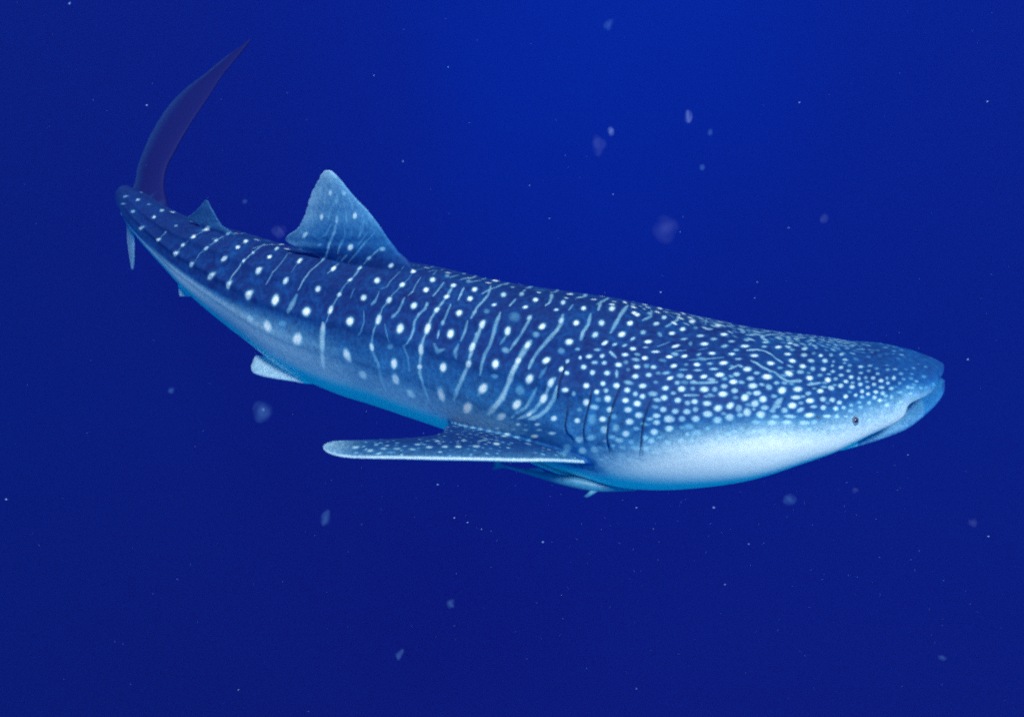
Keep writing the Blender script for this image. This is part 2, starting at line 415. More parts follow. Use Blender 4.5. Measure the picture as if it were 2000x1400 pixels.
# white spots on the skin: centre, the two half axes (all xyz, metres), strength
SPOTS = [
    [-3.485,6.913,-2.599,0.0361,-0.0189,0.0141,-0.0085,0.0169,0.0037,0.5],
    [-3.504,6.869,-2.653,0.0495,-0.0454,0.0199,-0.0029,0.0084,0.005,0.45],
    [-3.321,6.798,-2.586,0.0201,0.0041,0.0043,-0.0103,0.0209,0.0029,0.6],
    [-3.336,6.684,-2.652,0.0314,-0.0191,0.0115,-0.0072,0.0168,0.0074,0.6],
    [-3.185,6.696,-2.59,0.0176,-0.0006,0.0002,-0.0067,0.0182,0.0011,0.35],
    [-3.023,6.566,-2.595,0.0136,0.017,-0.0029,-0.0163,0.0371,-0.0018,0.65],
    [-3.054,6.453,-2.613,0.0122,0.0134,0.0045,-0.0149,0.0242,0.0014,0.8],
    [-3.192,6.466,-2.716,0.0442,-0.0459,0.0289,-0.0085,0.0116,0.0098,0.95],
    [-2.937,6.169,-2.698,0.0299,-0.0166,0.0237,-0.0165,0.0218,0.0018,0.85],
    [-2.853,6.165,-2.628,0.0145,-0.0085,0.014,-0.0125,0.015,-0.0002,0.5],
    [-2.762,6.181,-2.577,0.0226,-0.0142,0.0059,-0.0064,0.0186,0.0009,0.5],
    [-2.686,5.873,-2.689,0.0308,-0.0231,0.031,-0.024,0.0268,0.0012,1],
    [-2.61,5.883,-2.616,0.0218,-0.006,0.0172,-0.0136,0.018,0.0021,0.9],
    [-2.512,5.881,-2.546,0.0169,0.0159,0.0061,-0.018,0.0323,-0.0011,0.95],
    [-2.402,5.922,-2.492,0.0442,-0.03,0.0302,-0.0115,0.0156,0.0087,1],
    [-2.483,5.662,-2.683,0.024,-0.0193,0.0302,-0.0227,0.0228,-0.0015,0.95],
    [-2.337,5.65,-2.541,0.0299,-0.0148,0.0223,-0.01,0.0129,0.0046,0.85],
    [-2.269,5.706,-2.5,0.017,0.0067,0.008,-0.0105,0.0183,0.0014,0.75],
    [-2.177,5.73,-2.454,0.0251,-0.0135,0.0149,-0.0048,0.0062,0.0072,0.75],
    [-2.006,5.604,-2.46,0.0124,0.0199,0.0003,-0.0161,0.0352,-0.0017,1],
    [-2.048,5.531,-2.477,0.0193,-0.0005,0.0055,-0.01,0.0245,0.0036,1],
    [-2.141,5.466,-2.54,0.0318,-0.0136,0.027,-0.0144,0.0165,0.006,1],
    [-2.264,5.449,-2.677,0.0398,-0.0313,0.0434,-0.0225,0.0219,0.0045,1],
    [-1.9,5.414,-2.467,0.0105,0.0084,0.0052,-0.0094,0.0151,0.0017,0.7],
    [-1.953,5.342,-2.496,0.0043,0.0233,0.0073,-0.0114,0.0111,0.0001,0.8],
    [-2.081,5.282,-2.667,0.0202,-0.0056,0.0404,-0.0233,0.0194,-0.0037,0.9],
    [-1.812,5.203,-2.512,0.0221,0.0019,0.0274,-0.0213,0.0195,0.0035,1],
    [-1.888,5.119,-2.665,0.0204,0.0006,0.0411,-0.0328,0.0258,-0.0032,1],
    [-1.753,5.318,-2.457,0.015,0.0097,0.0059,-0.0118,0.0216,0.0028,1],
    [-1.73,5.444,-2.447,0.0052,0.0442,-0.0068,-0.0136,0.0285,-0.0035,0.8],
    [-1.502,5.189,-2.427,0.0129,0.0297,0.0066,-0.0142,0.0219,-0.0,0.95],
    [-1.574,5.026,-2.504,0.0187,0.0022,0.0262,-0.0171,0.0138,0.003,1],
    [-1.651,4.972,-2.626,0.0118,0.0323,0.03,-0.0301,0.0216,-0.0014,1],
    [-1.312,4.859,-2.482,0.0179,-0.0002,0.0205,-0.0172,0.0157,0.0059,1],
    [-1.393,4.785,-2.616,0.0171,0.019,0.0248,-0.0314,0.0274,0.0019,1],
    [-1.482,4.77,-2.826,0.0214,0.0022,0.0581,-0.0402,0.0261,-0.005,1],
    [-1.731,4.947,-2.823,0.0119,-0.0226,-0.0423,0.0393,-0.0224,0.022,0.95],
    [-1.891,5.071,-2.829,0.0184,-0.0215,-0.0194,0.0291,-0.0166,0.0228,0.5],
    [-1.598,4.872,-2.758,0.0377,-0.022,0.0124,0.0018,0.0065,0.0226,0.3],
    [-1.207,4.707,-2.56,0.0124,0.0172,0.026,-0.0175,0.0133,-0.0004,0.95],
    [-1.146,4.751,-2.468,0.0148,0.0014,0.0168,-0.0116,0.011,0.0038,0.85],
    [-1.08,4.826,-2.397,0.0176,0.0063,0.0083,-0.0069,0.014,0.0022,0.85],
    [-1.027,4.918,-2.357,0.0145,0.0139,0.0106,-0.0094,0.0139,0.0014,0.75],
    [-0.952,4.891,-2.27,0.0189,-0.0098,0.0189,-0.0075,0.0045,0.0077,0.7],
    [-1.222,4.994,-2.394,0.0148,0.0228,0.009,-0.0134,0.0206,0.0006,1],
    [-1.086,4.974,-2.229,0.0162,-0.0051,0.0258,-0.0182,0.0123,0.0049,1],
    [-0.964,4.641,-2.434,0.0196,-0.0024,0.0178,-0.0141,0.0163,0.0081,1],
    [-1.056,4.568,-2.569,0.0101,0.0213,0.0234,-0.0281,0.0217,-0.0021,1],
    [-1.088,4.508,-2.797,0.0179,-0.0221,-0.0488,0.0282,-0.0164,0.0201,0.9],
    [-0.984,4.443,-2.906,0.0228,-0.0125,-0.025,0.0253,-0.0209,0.0326,0.85],
    [-0.9,4.414,-2.672,0.0051,-0.0145,-0.0285,0.0172,-0.0082,0.0081,0.85],
    [-0.884,4.737,-2.358,0.0123,0.0171,0.0099,-0.0182,0.0244,0.0017,1],
    [-0.796,4.807,-2.284,0.0186,-0.0064,0.0158,-0.0082,0.0056,0.0104,1],
    [-0.644,4.76,-2.303,0.0161,0.0142,0.0002,-0.0055,0.0141,0.0066,0.95],
    [-0.706,4.637,-2.338,0.0179,0.0086,0.0074,-0.0097,0.02,0.0049,0.95],
    [-0.783,4.538,-2.398,0.0156,0.0044,0.0209,-0.015,0.0122,0.0044,0.95],
    [-0.852,4.483,-2.508,0.0095,0.0237,0.0301,-0.0194,0.012,-0.0013,0.9],
    [-0.51,4.652,-2.309,0.0177,0.011,0.002,-0.008,0.0285,0.0035,1],
    [-0.546,4.561,-2.336,0.0181,0.0052,0.0048,-0.0072,0.0211,0.0068,1],
    [-0.616,4.451,-2.391,0.0182,0.004,0.0177,-0.0145,0.0133,0.0083,1],
    [-0.703,4.385,-2.518,0.0099,0.0222,0.025,-0.0238,0.0132,0.0008,1],
    [-0.748,4.304,-2.728,0.0015,0.0106,0.0361,-0.0242,0.0109,-0.0069,1],
    [-0.745,4.291,-2.836,0.0108,-0.0023,-0.0443,0.0259,-0.0157,0.0202,0.95],
    [-0.65,4.248,-2.921,0.0282,-0.0113,-0.0272,0.017,-0.0128,0.0257,0.75],
    [-0.373,4.582,-2.315,0.0183,0.0046,0.0013,-0.0038,0.0243,0.0031,0.95],
    [-0.41,4.483,-2.344,0.0185,0.0073,0.006,-0.0064,0.016,0.005,0.95],
    [-0.467,4.384,-2.384,0.0156,0.0112,0.0152,-0.0122,0.0117,0.0045,0.9],
    [-0.524,4.327,-2.485,0.0141,0.0239,0.032,-0.0188,0.0107,0.0013,1],
    [-0.564,4.252,-2.594,-0.0003,-0.0084,-0.0426,0.0189,-0.0089,0.0061,0.9],
    [-0.576,4.222,-2.7,0.0189,-0.0084,0.0054,0.0005,0.0056,0.0175,0.8],
    [-0.235,4.524,-2.314,0.0178,0.0108,0.0019,-0.0062,0.0274,0.002,1],
    [-0.261,4.437,-2.334,0.0184,0.003,0.004,-0.0049,0.0218,0.0056,1],
    [-0.324,4.33,-2.374,0.0158,0.0166,0.0067,-0.0137,0.0236,0.0041,1],
    [-0.376,4.252,-2.479,0.0103,0.0182,0.023,-0.0223,0.0139,0.0009,1],
    [-0.422,4.15,-2.658,0.0034,0.0114,0.0309,-0.0239,0.0121,-0.0054,1],
    [-0.44,4.12,-2.841,0.0129,-0.0034,-0.0543,0.0242,-0.0166,0.0202,0.95],
    [-0.239,4.143,-2.507,0.0137,0.0202,0.0279,-0.0176,0.0115,0.0011,0.9],
    [-0.262,4.076,-2.587,0.0078,0.0038,0.0293,-0.0183,0.0105,-0.001,0.85],
    [-0.232,4.319,-2.368,0.0092,0.0247,0.0063,-0.0097,0.0098,0.0008,0.4],
    [-0.421,4.721,-2.314,0.018,0.0064,-0.0031,-0.0031,0.0416,-0.0062,0.35],
    [-0.279,4.649,-2.318,0.0173,0.0152,-0.004,-0.0043,0.041,-0.0065,0.35],
    [-0.531,4.435,-2.373,0.0044,0.0186,0.0075,-0.0095,0.0057,0.0007,0.5],
    [-0.426,4.323,-2.439,0.0069,0.0105,0.0159,-0.0119,0.0072,0.0007,0.55],
    [-0.75,4.458,-2.468,0.0165,0.0039,0.0131,-0.0089,0.0104,0.0052,0.35],
    [-0.77,4.352,-2.631,0.0226,-0.0103,0.0062,0.0007,0.0071,0.02,0.25],
    [-0.18,4.216,-2.393,0.0119,0.015,0.0253,-0.0175,0.0113,0.0015,0.95],
    [-0.21,4.19,-2.447,0.0099,0.0095,0.0144,-0.0141,0.0111,0.0027,0.5],
    [-0.052,4.443,-2.309,0.0188,0.0045,0.0014,-0.0031,0.0316,0.0017,0.75],
    [-0.11,4.353,-2.332,0.0169,0.0025,0.0038,-0.0028,0.0139,0.0036,0.8],
    [0.06,4.445,-2.305,0.0163,0.0194,-0.0016,-0.0054,0.0324,-0.0029,0.55],
    [0.144,4.358,-2.3,0.0179,0.0043,0.0013,-0.0018,0.0279,0.0009,0.95],
    [0.081,4.292,-2.315,0.0183,0.0011,0.0031,-0.0015,0.015,0.0031,0.95],
    [0.245,4.416,-2.304,0.0032,0.0684,-0.0128,-0.0136,-0.0016,0.0008,0.45],
    [0.31,4.312,-2.293,0.0146,0.0246,-0.0005,-0.008,0.0259,-0.0011,0.8],
    [0.265,4.234,-2.302,0.0156,-0.0003,0.0017,-0.0001,0.0127,0.002,0.85],
    [0.409,4.412,-2.313,0.0194,-0.0013,-0.0012,-0.0031,0.0024,-0.0005,0.5],
    [-0.026,4.132,-2.39,0.0078,0.0156,0.0244,-0.0189,0.0104,-0.0002,1],
    [0.178,4.116,-2.351,0.0205,0.0156,0.0073,-0.0094,0.0218,0.004,1],
    [0.376,4.099,-2.315,0.0183,0.0052,0.0046,-0.0045,0.0219,0.0056,1],
    [0.29,4.135,-2.321,0.0114,0.027,0.0104,-0.0135,0.0117,0.0009,0.7],
    [0.091,4.036,-2.43,0.0148,0.0139,0.0215,-0.0154,0.0121,0.0032,0.9],
    [0.036,3.985,-2.505,0.0135,0.013,0.0194,-0.0155,0.0122,0.003,0.85],
    [0.328,3.96,-2.361,0.0244,-0.0027,0.0067,-0.0026,0.0186,0.0106,1],
    [0.198,3.929,-2.468,0.0239,0.0023,0.015,-0.0085,0.0149,0.0088,1],
    [-0.098,4.012,-2.545,0.005,0.0236,0.0198,-0.0219,0.0103,-0.002,1],
    [0.1,3.879,-2.566,0.0132,0.0055,0.0308,-0.0205,0.0133,0.0028,1],
    [-0.174,3.985,-2.703,0.0218,0.0004,0.0361,-0.0218,0.0151,0.008,1],
    [-0.274,4.02,-2.869,0.0186,-0.0157,0.0602,-0.0282,0.0166,0.0018,0.95],
    [0.221,3.817,-2.548,0.0147,0.0156,0.0278,-0.0166,0.0115,0.0019,0.85],
    [0.182,3.802,-2.648,0.0161,0.0059,0.0339,-0.0186,0.0127,0.0034,0.95],
    [0.028,3.862,-2.732,0.0199,0.0001,0.0348,-0.02,0.014,0.0073,1],
    [-0.064,3.901,-2.848,0.0289,-0.0183,0.0336,-0.0117,0.0049,0.0218,0.8],
    [0.002,3.938,-2.559,0.0092,0.007,0.019,-0.0151,0.0099,0.002,0.6],
    [0.104,4.199,-2.338,0.0128,0.0157,0.0084,-0.0108,0.0142,0.0027,0.6],
    [0.283,3.942,-2.411,0.0221,-0.0082,0.005,0.0002,0.0136,0.0154,0.3],
    [-0.037,4.056,-2.477,0.0257,-0.0161,-0.0011,0.0066,0.0115,0.0144,0.4],
    [-0.102,3.981,-2.61,0.0259,-0.0134,0.0034,0.0028,0.0029,0.0164,0.3],
    [0.047,3.883,-2.646,0.0293,-0.013,0.0089,-0.0,0.0134,0.0296,0.3],
    [0.015,4.229,-2.347,0.0395,-0.0099,0.0055,0.0001,0.0411,0.0148,0.2],
    [0.14,4.058,-2.369,0.0228,-0.0072,0.0042,0.0002,0.017,0.0123,0.35],
    [-0.155,4.313,-2.355,0.0203,-0.0049,0.0027,-0.0004,0.0202,0.0073,0.25],
    [0.281,3.862,-2.484,0.012,0.0067,0.0128,-0.0102,0.0101,0.004,0.9],
    [0.314,3.833,-2.494,0.0134,-0.0044,0.0028,0.0002,0.0093,0.0088,0.85],
    [0.428,4.229,-2.289,0.0161,0.0098,0.001,-0.0029,0.0269,0.0008,0.95],
    [0.599,4.239,-2.295,0.0224,0.0225,-0.004,-0.0015,0.0372,-0.0026,0.9],
    [0.744,4.187,-2.309,0.0195,0.0085,-0.0029,0.0027,0.0274,-0.0018,0.95],
    [0.688,4.082,-2.308,0.0197,0.0098,0.0002,-0.0012,0.0242,0.0033,1],
    [0.908,4.198,-2.334,0.0196,0.0148,-0.0049,0.0038,0.0351,-0.0048,0.75],
    [0.845,4.098,-2.32,0.0221,0.0111,-0.0022,0.0013,0.0219,0.0007,0.7],
    [0.755,4.004,-2.325,0.0194,0.0058,0.0004,0.0,0.0202,0.0041,0.5],
    [0.924,4.012,-2.335,0.0213,0.0056,-0.0012,0.0019,0.0181,0.0019,0.95],
    [0.996,4.067,-2.339,0.0197,0.01,-0.0022,0.0022,0.0239,0.0001,0.95],
    [0.631,3.987,-2.328,0.0234,0.0101,0.0036,-0.0037,0.0203,0.006,1],
    [0.522,4.081,-2.305,0.0191,-0.0009,0.0005,0.0022,0.0274,0.0065,0.8],
    [0.479,3.995,-2.336,0.0173,0.0146,0.0074,-0.0094,0.0165,0.0049,0.7],
    [0.529,3.931,-2.353,0.0206,0.0142,0.0046,-0.0045,0.0134,0.0033,0.95],
    [0.584,3.918,-2.354,0.0157,0.0063,0.0027,-0.0021,0.0106,0.0032,0.6],
    [0.69,3.953,-2.337,0.0163,0.011,0.0037,-0.0034,0.0099,0.003,0.65],
    [0.639,3.908,-2.354,0.0181,0.0069,0.0033,-0.002,0.0102,0.0034,0.5],
    [0.683,3.882,-2.361,0.0197,-0.0008,0.0005,0.0014,0.0139,0.0046,0.9],
    [0.775,3.93,-2.343,0.024,0.003,0.0006,0.0007,0.014,0.004,1],
    [0.808,3.858,-2.366,0.0271,-0.0004,0.0003,0.0012,0.0099,0.0034,0.8],
    [0.928,3.901,-2.355,0.0269,0.0106,0.0015,-0.0005,0.0117,0.0028,0.95],
    [0.755,3.89,-2.356,0.0161,-0.0004,0.0002,0.0009,0.0077,0.0026,0.5],
    [0.743,3.814,-2.38,0.0184,0.0,-0.0,0.0018,0.0159,0.0045,1],
    [0.881,3.822,-2.377,0.0209,-0.0001,0.0001,0.0015,0.0114,0.0038,1],
    [0.966,3.827,-2.375,0.0201,0.0047,0.0011,0.0001,0.0116,0.0035,1],
    [0.897,3.759,-2.397,0.0209,0.0052,0.0018,-0.0006,0.0129,0.0045,0.95],
    [0.87,3.693,-2.435,0.0194,0.0044,0.0055,-0.0028,0.0094,0.006,0.9],
    [0.635,3.839,-2.373,0.0208,-0.0006,0.0004,0.0013,0.0138,0.0045,0.85],
    [0.596,3.795,-2.413,0.02,-0.0057,0.0015,0.0016,0.0095,0.0099,0.95],
    [0.508,3.85,-2.389,0.0142,-0.0018,0.0042,-0.0018,0.0088,0.0089,0.85],
    [0.437,3.869,-2.404,0.0204,-0.0049,0.0052,-0.0009,0.0083,0.0094,0.85],
    [0.482,3.883,-2.368,0.0207,-0.0035,0.0022,0.0004,0.0081,0.0053,0.5],
    [0.373,3.914,-2.383,0.0157,-0.0055,0.0033,0.0001,0.0061,0.008,0.5],
    [0.388,3.879,-2.418,0.0002,0.0081,0.0082,-0.0085,0.0026,-0.0016,0.9],
    [0.317,3.884,-2.446,0.0076,0.008,0.0103,-0.0094,0.0075,0.0019,0.7],
    [0.406,3.832,-2.451,0.0169,-0.0047,0.003,0.0004,0.0123,0.0106,0.85],
    [0.466,3.836,-2.424,0.0204,-0.0054,0.0034,0.0003,0.0085,0.0078,0.55],
    [0.519,3.821,-2.417,0.0155,-0.0039,0.0025,0.0003,0.009,0.0089,0.7],
    [0.453,3.794,-2.464,0.0155,-0.0042,0.0027,0.0005,0.0125,0.011,0.85],
    [0.532,3.772,-2.453,0.0178,-0.0041,0.0027,0.0006,0.012,0.0098,0.9],
    [0.584,3.757,-2.448,0.0012,0.0213,0.0168,-0.0107,0.0022,-0.0014,0.5],
    [0.694,3.768,-2.409,0.02,-0.0046,0.0008,0.0016,0.0093,0.0085,0.85],
    [0.785,3.755,-2.402,0.0179,-0.0015,0.001,0.001,0.0113,0.0072,0.75],
    [0.756,3.722,-2.433,0.0177,-0.0025,0.0016,0.0008,0.0112,0.0086,0.7],
    [0.684,3.726,-2.445,0.0201,-0.0018,0.0033,-0.0004,0.0126,0.0091,0.8],
    [0.645,3.704,-2.472,0.0287,-0.01,0.0003,0.0029,0.0102,0.009,0.45],
    [0.417,3.747,-2.521,0.018,-0.0046,0.0031,0.0006,0.0146,0.011,0.95],
    [0.508,3.732,-2.497,0.0154,-0.0041,0.0027,0.0005,0.0111,0.0103,0.9],
    [0.58,3.705,-2.493,0.02,-0.0048,0.0032,0.0006,0.013,0.0118,0.9],
    [0.72,3.675,-2.475,0.0223,-0.0021,0.0038,-0.0004,0.0121,0.0093,0.9],
    [0.637,3.673,-2.501,0.0175,-0.0038,0.0026,0.0006,0.0121,0.0108,0.9],
    [0.472,3.703,-2.534,0.0154,-0.0038,0.0026,0.0006,0.0122,0.0094,0.9],
    [0.523,3.698,-2.521,0.0153,-0.0037,0.0025,0.0006,0.012,0.0096,0.6],
    [0.679,3.648,-2.509,0.0151,-0.003,0.0021,0.0007,0.0121,0.0107,0.6],
    [0.716,3.63,-2.513,0.0174,-0.0032,0.0022,0.0008,0.0122,0.0106,0.75],
    [0.301,3.763,-2.562,0.0204,-0.0086,0.0059,-0.0001,0.0064,0.0136,0.95],
    [0.347,3.735,-2.569,0.0119,-0.0049,0.0034,-0.0002,0.0059,0.0154,0.5],
    [0.53,3.658,-2.549,0.0199,-0.0053,0.0037,0.0005,0.0143,0.0152,0.85],
    [0.625,3.63,-2.54,0.0198,-0.004,0.0028,0.0007,0.0125,0.0104,0.9],
    [0.686,3.604,-2.543,0.0221,-0.0041,0.0029,0.0008,0.0139,0.0122,0.9],
    [0.416,3.692,-2.596,0.0188,-0.0082,0.0057,-0.0005,0.0069,0.0207,0.95],
    [0.48,3.67,-2.563,0.0175,-0.0061,0.0042,-0.0001,0.008,0.0138,0.35],
    [0.461,3.664,-2.608,0.0249,-0.0129,0.0006,0.0036,0.0044,0.0157,0.6],
    [0.637,3.594,-2.578,0.023,-0.0065,0.0046,-0.0002,0.0078,0.0151,0.85],
    [0.542,3.626,-2.599,0.0207,-0.0077,0.0055,-0.0004,0.0072,0.0172,0.8],
    [0.381,3.69,-2.645,0.0166,-0.0069,0.0049,-0.0001,0.0059,0.0125,0.35],
    [0.83,3.605,-2.505,0.0208,-0.0031,0.0021,0.001,0.0132,0.0112,0.75],
    [0.901,3.585,-2.507,0.0196,-0.0025,0.0017,0.0011,0.0132,0.0111,0.75],
    [0.84,3.647,-2.47,0.0198,0.0006,0.0039,-0.0014,0.0125,0.0087,0.85],
    [0.926,3.634,-2.467,0.0222,-0.0021,0.0014,0.0015,0.0149,0.0101,0.9],
    [0.906,3.667,-2.448,0.0165,-0.0015,0.001,0.0012,0.012,0.0079,0.5],
    [0.881,3.619,-2.484,0.0163,-0.002,0.0014,0.0009,0.01,0.0076,0.45],
    [0.694,3.566,-2.593,0.0228,-0.006,0.0044,-0.0003,0.0082,0.0162,0.75],
    [0.646,3.562,-2.635,0.024,-0.0071,0.0052,-0.0002,0.0092,0.0171,0.75],
    [0.505,3.617,-2.658,0.0209,-0.0081,0.006,-0.0002,0.0074,0.0157,0.95],
    [0.369,3.671,-2.708,0.0178,-0.0079,0.0059,-0.0003,0.0056,0.0159,0.95],
    [0.241,3.734,-2.738,0.0195,-0.0066,0.0139,-0.0056,0.0077,0.0134,0.9],
    [0.822,3.556,-2.549,0.0196,-0.003,0.0022,0.0007,0.012,0.0119,0.65],
    [0.786,3.542,-2.58,0.0228,-0.0048,0.0035,-0.0001,0.008,0.0133,0.7],
    [0.786,3.524,-2.612,0.0216,-0.0048,0.0036,-0.0001,0.0078,0.0135,0.65],
    [0.775,3.502,-2.66,0.0216,-0.0052,0.004,-0.0004,0.0083,0.0176,0.7],
    [0.848,3.521,-2.586,0.0262,-0.0049,0.0036,-0.0,0.0119,0.0192,0.7],
    [0.85,3.994,-2.332,0.0092,-0.0215,-0.0042,0.0105,0.0122,0.0013,0.35],
    [1.079,4.199,-2.361,0.0245,0.015,-0.0063,0.0075,0.0405,-0.0078,0.9],
    [1.237,4.198,-2.388,0.0253,0.0092,-0.0066,0.0115,0.0433,-0.0103,0.75],
    [1.165,4.11,-2.364,0.0242,0.0078,-0.0045,0.0039,0.0176,-0.0019,0.45],
    [1.08,4.102,-2.351,0.018,0.0048,-0.0027,0.0043,0.021,-0.0016,0.3],
    [1.242,4.066,-2.374,0.0271,0.0087,-0.0051,0.0052,0.0222,-0.0018,0.95],
    [1.09,4.012,-2.352,0.0261,0.0087,-0.0027,0.0024,0.0165,0.0006,0.65],
    [1.164,3.993,-2.362,0.0243,0.0052,-0.0031,0.0035,0.0167,0.0004,0.5],
    [0.986,3.965,-2.346,0.025,0.006,-0.0011,0.0012,0.0111,0.0014,0.5],
    [1.098,3.934,-2.36,0.0273,0.0037,-0.0022,0.0031,0.0163,0.0019,0.95],
    [1.215,3.933,-2.374,0.0265,0.012,-0.0024,0.0017,0.0157,0.0013,0.5],
    [1.27,3.994,-2.378,0.0235,0.0061,-0.0036,0.0035,0.0152,-0.0002,0.5],
    [1.341,3.961,-2.391,0.0304,0.0077,-0.0047,0.0045,0.0184,-0.0,0.9],
    [1.374,4.042,-2.397,0.0245,0.0078,-0.0046,0.0054,0.0206,-0.0018,0.45],
    [1.378,4.153,-2.408,0.0186,-0.0,-0.0037,0.0083,0.0249,-0.0055,0.45],
    [1.016,3.927,-2.354,0.0128,0.0012,-0.0007,0.0036,0.0212,0.0033,0.3],
    [1.127,3.857,-2.376,0.0229,0.0024,-0.0015,0.0023,0.0126,0.0024,0.9],
    [1.05,3.842,-2.374,0.0167,0.0066,0.0008,-0.0003,0.0096,0.0024,0.5],
    [1.242,3.866,-2.386,0.0222,0.0034,-0.0021,0.0029,0.0136,0.0018,0.8],
    [1.375,3.876,-2.402,0.0267,0.0051,-0.0032,0.0039,0.0158,0.0012,0.85],
    [1.277,3.909,-2.385,0.02,0.0039,-0.0024,0.0029,0.0129,0.0009,0.45],
    [1.027,3.769,-2.395,0.0194,-0.0009,-0.0006,0.0026,0.0134,0.0045,0.95],
    [0.968,3.769,-2.394,0.0134,0.0001,-0.0001,0.0015,0.0104,0.0035,0.35],
    [1.101,3.778,-2.394,0.0198,0.0009,-0.0006,0.0017,0.0101,0.003,0.5],
    [1.18,3.788,-2.396,0.0281,0.0055,-0.0007,0.0019,0.0155,0.0039,0.95],
    [1.272,3.829,-2.396,0.0233,0.0033,-0.0021,0.0022,0.0102,0.0016,0.5],
    [1.026,3.731,-2.408,0.028,0.0005,-0.0003,0.0013,0.0085,0.0032,0.5],
    [1.116,3.742,-2.407,0.0282,0.001,-0.0007,0.0016,0.0095,0.0033,0.6],
    [0.948,3.734,-2.406,0.0279,-0.0001,0.0001,0.001,0.0076,0.003,0.35],
    [1.307,3.755,-2.416,0.0266,0.0029,-0.0019,0.0042,0.0199,0.0046,0.9],
    [1.355,3.731,-2.427,0.0215,0.0023,-0.0015,0.0028,0.013,0.0032,0.5],
    [0.85,3.72,-2.419,0.025,-0.0003,0.0028,-0.0,0.0086,0.0059,0.45],
    [0.973,3.692,-2.426,0.0203,-0.0008,0.0005,0.0016,0.0135,0.0077,0.95],
    [1.054,3.693,-2.425,0.022,0.0051,0.0021,-0.0007,0.0126,0.0058,0.9],
    [1.144,3.705,-2.421,0.027,0.0023,0.0001,0.0019,0.016,0.0061,0.95],
    [1.239,3.713,-2.422,0.0222,0.0014,-0.0009,0.0031,0.0164,0.0052,0.6],
    [1.167,3.681,-2.431,0.0182,0.0004,-0.0003,0.002,0.0121,0.005,0.4],
    [1.047,3.623,-2.462,0.0259,-0.0013,0.0009,0.002,0.0157,0.0095,0.9],
    [0.986,3.63,-2.462,0.0153,-0.0011,0.0008,0.0014,0.0121,0.0077,0.4],
    [1.104,3.621,-2.46,0.0166,-0.0005,0.0003,0.0021,0.0151,0.0085,0.45],
    [1.212,3.664,-2.44,0.0254,0.0007,-0.0004,0.0028,0.0161,0.0066,0.9],
    [1.157,3.637,-2.451,0.0215,-0.0001,0.0,0.0023,0.0148,0.0073,0.6],
    [1.311,3.69,-2.435,0.0236,0.0018,-0.0012,0.0033,0.0163,0.0052,0.6],
    [1.315,3.643,-2.453,0.0281,0.0015,-0.001,0.0036,0.019,0.0074,0.85],
    [1.144,3.595,-2.474,0.0271,-0.0007,0.0005,0.0022,0.0157,0.0094,0.9],
    [1.21,3.613,-2.463,0.0215,0.0,-0.0,0.0025,0.0157,0.008,0.6],
    [1.33,3.601,-2.472,0.0254,0.001,-0.0007,0.003,0.0163,0.0076,0.7],
    [0.989,3.569,-2.505,0.0197,-0.0019,0.0014,0.0012,0.0125,0.0101,0.8],
    [1.054,3.555,-2.508,0.0255,-0.002,0.0014,0.0013,0.0125,0.01,0.75],
    [1.26,3.576,-2.483,0.0224,0.0115,0.0064,-0.0074,0.0168,0.0096,0.85],
    [1.21,3.576,-2.483,0.0177,-0.0003,0.0002,0.0016,0.0112,0.0067,0.3],
    [1.11,3.53,-2.521,0.0254,0.0019,0.0042,-0.0018,0.0159,0.0129,0.75],
    [1.175,3.538,-2.51,0.0225,0.0095,0.0084,-0.0076,0.0142,0.01,0.8],
    [1.309,3.545,-2.501,0.0246,0.008,0.0047,-0.0044,0.0184,0.0115,0.7],
    [1.357,3.569,-2.489,0.0228,0.0007,-0.0005,0.0036,0.02,0.0106,0.85],
    [0.884,3.541,-2.549,0.0207,-0.0028,0.002,0.0008,0.0119,0.0119,0.55],
    [0.945,3.531,-2.545,0.023,-0.0027,0.0019,0.0009,0.0121,0.0117,0.6],
    [0.991,3.535,-2.534,0.0173,-0.0018,0.0013,0.001,0.0125,0.0114,0.45],
    [1.053,3.511,-2.546,0.0288,-0.0026,0.0019,0.0011,0.0144,0.0143,0.65],
    [1.22,3.523,-2.518,0.0198,-0.0007,0.0005,0.0026,0.0206,0.0157,0.45],
    [1.262,3.505,-2.53,0.0245,-0.0006,0.0005,0.0026,0.0208,0.0168,0.65],
    [1.167,3.489,-2.552,0.0265,-0.0018,0.0013,0.0013,0.0152,0.015,0.6],
    [1.334,3.494,-2.537,0.027,-0.0001,0.0001,0.0023,0.018,0.0145,0.7],
    [0.858,3.518,-2.587,0.0262,-0.0048,0.0035,0.0,0.0107,0.0171,0.6],
    [0.918,3.509,-2.577,0.0205,-0.0031,0.0023,0.0002,0.0103,0.0145,0.45],
    [0.989,3.5,-2.57,0.024,-0.0028,0.0021,0.0006,0.0126,0.0156,0.6],
    [1.103,3.484,-2.566,0.0252,-0.0023,0.0017,0.0009,0.0142,0.0158,0.55],
    [0.852,3.493,-2.631,0.0238,-0.0048,0.0036,-0.0002,0.0094,0.0167,0.7],
    [0.763,3.487,-2.709,0.0204,-0.0054,0.0042,-0.0007,0.0061,0.0179,0.5],
    [0.954,3.481,-2.607,0.0284,-0.0044,0.0033,0.0001,0.0096,0.0149,0.3],
    [0.628,3.54,-2.701,0.0217,-0.0072,0.0055,-0.0006,0.007,0.0189,0.75],
    [1.304,3.464,-2.565,0.0291,-0.0007,0.0005,0.0009,0.01,0.0101,0.4],
    [1.706,4.265,-2.484,0.0198,-0.007,0.0009,-0.0006,0.001,-0.0003,0.4],
    [1.49,4.123,-2.424,0.0174,0.0024,-0.003,0.0072,0.0222,-0.0043,0.55],
    [1.552,4.223,-2.453,0.0149,-0.0057,-0.0006,0.0001,0.0018,-0.0005,0.35],
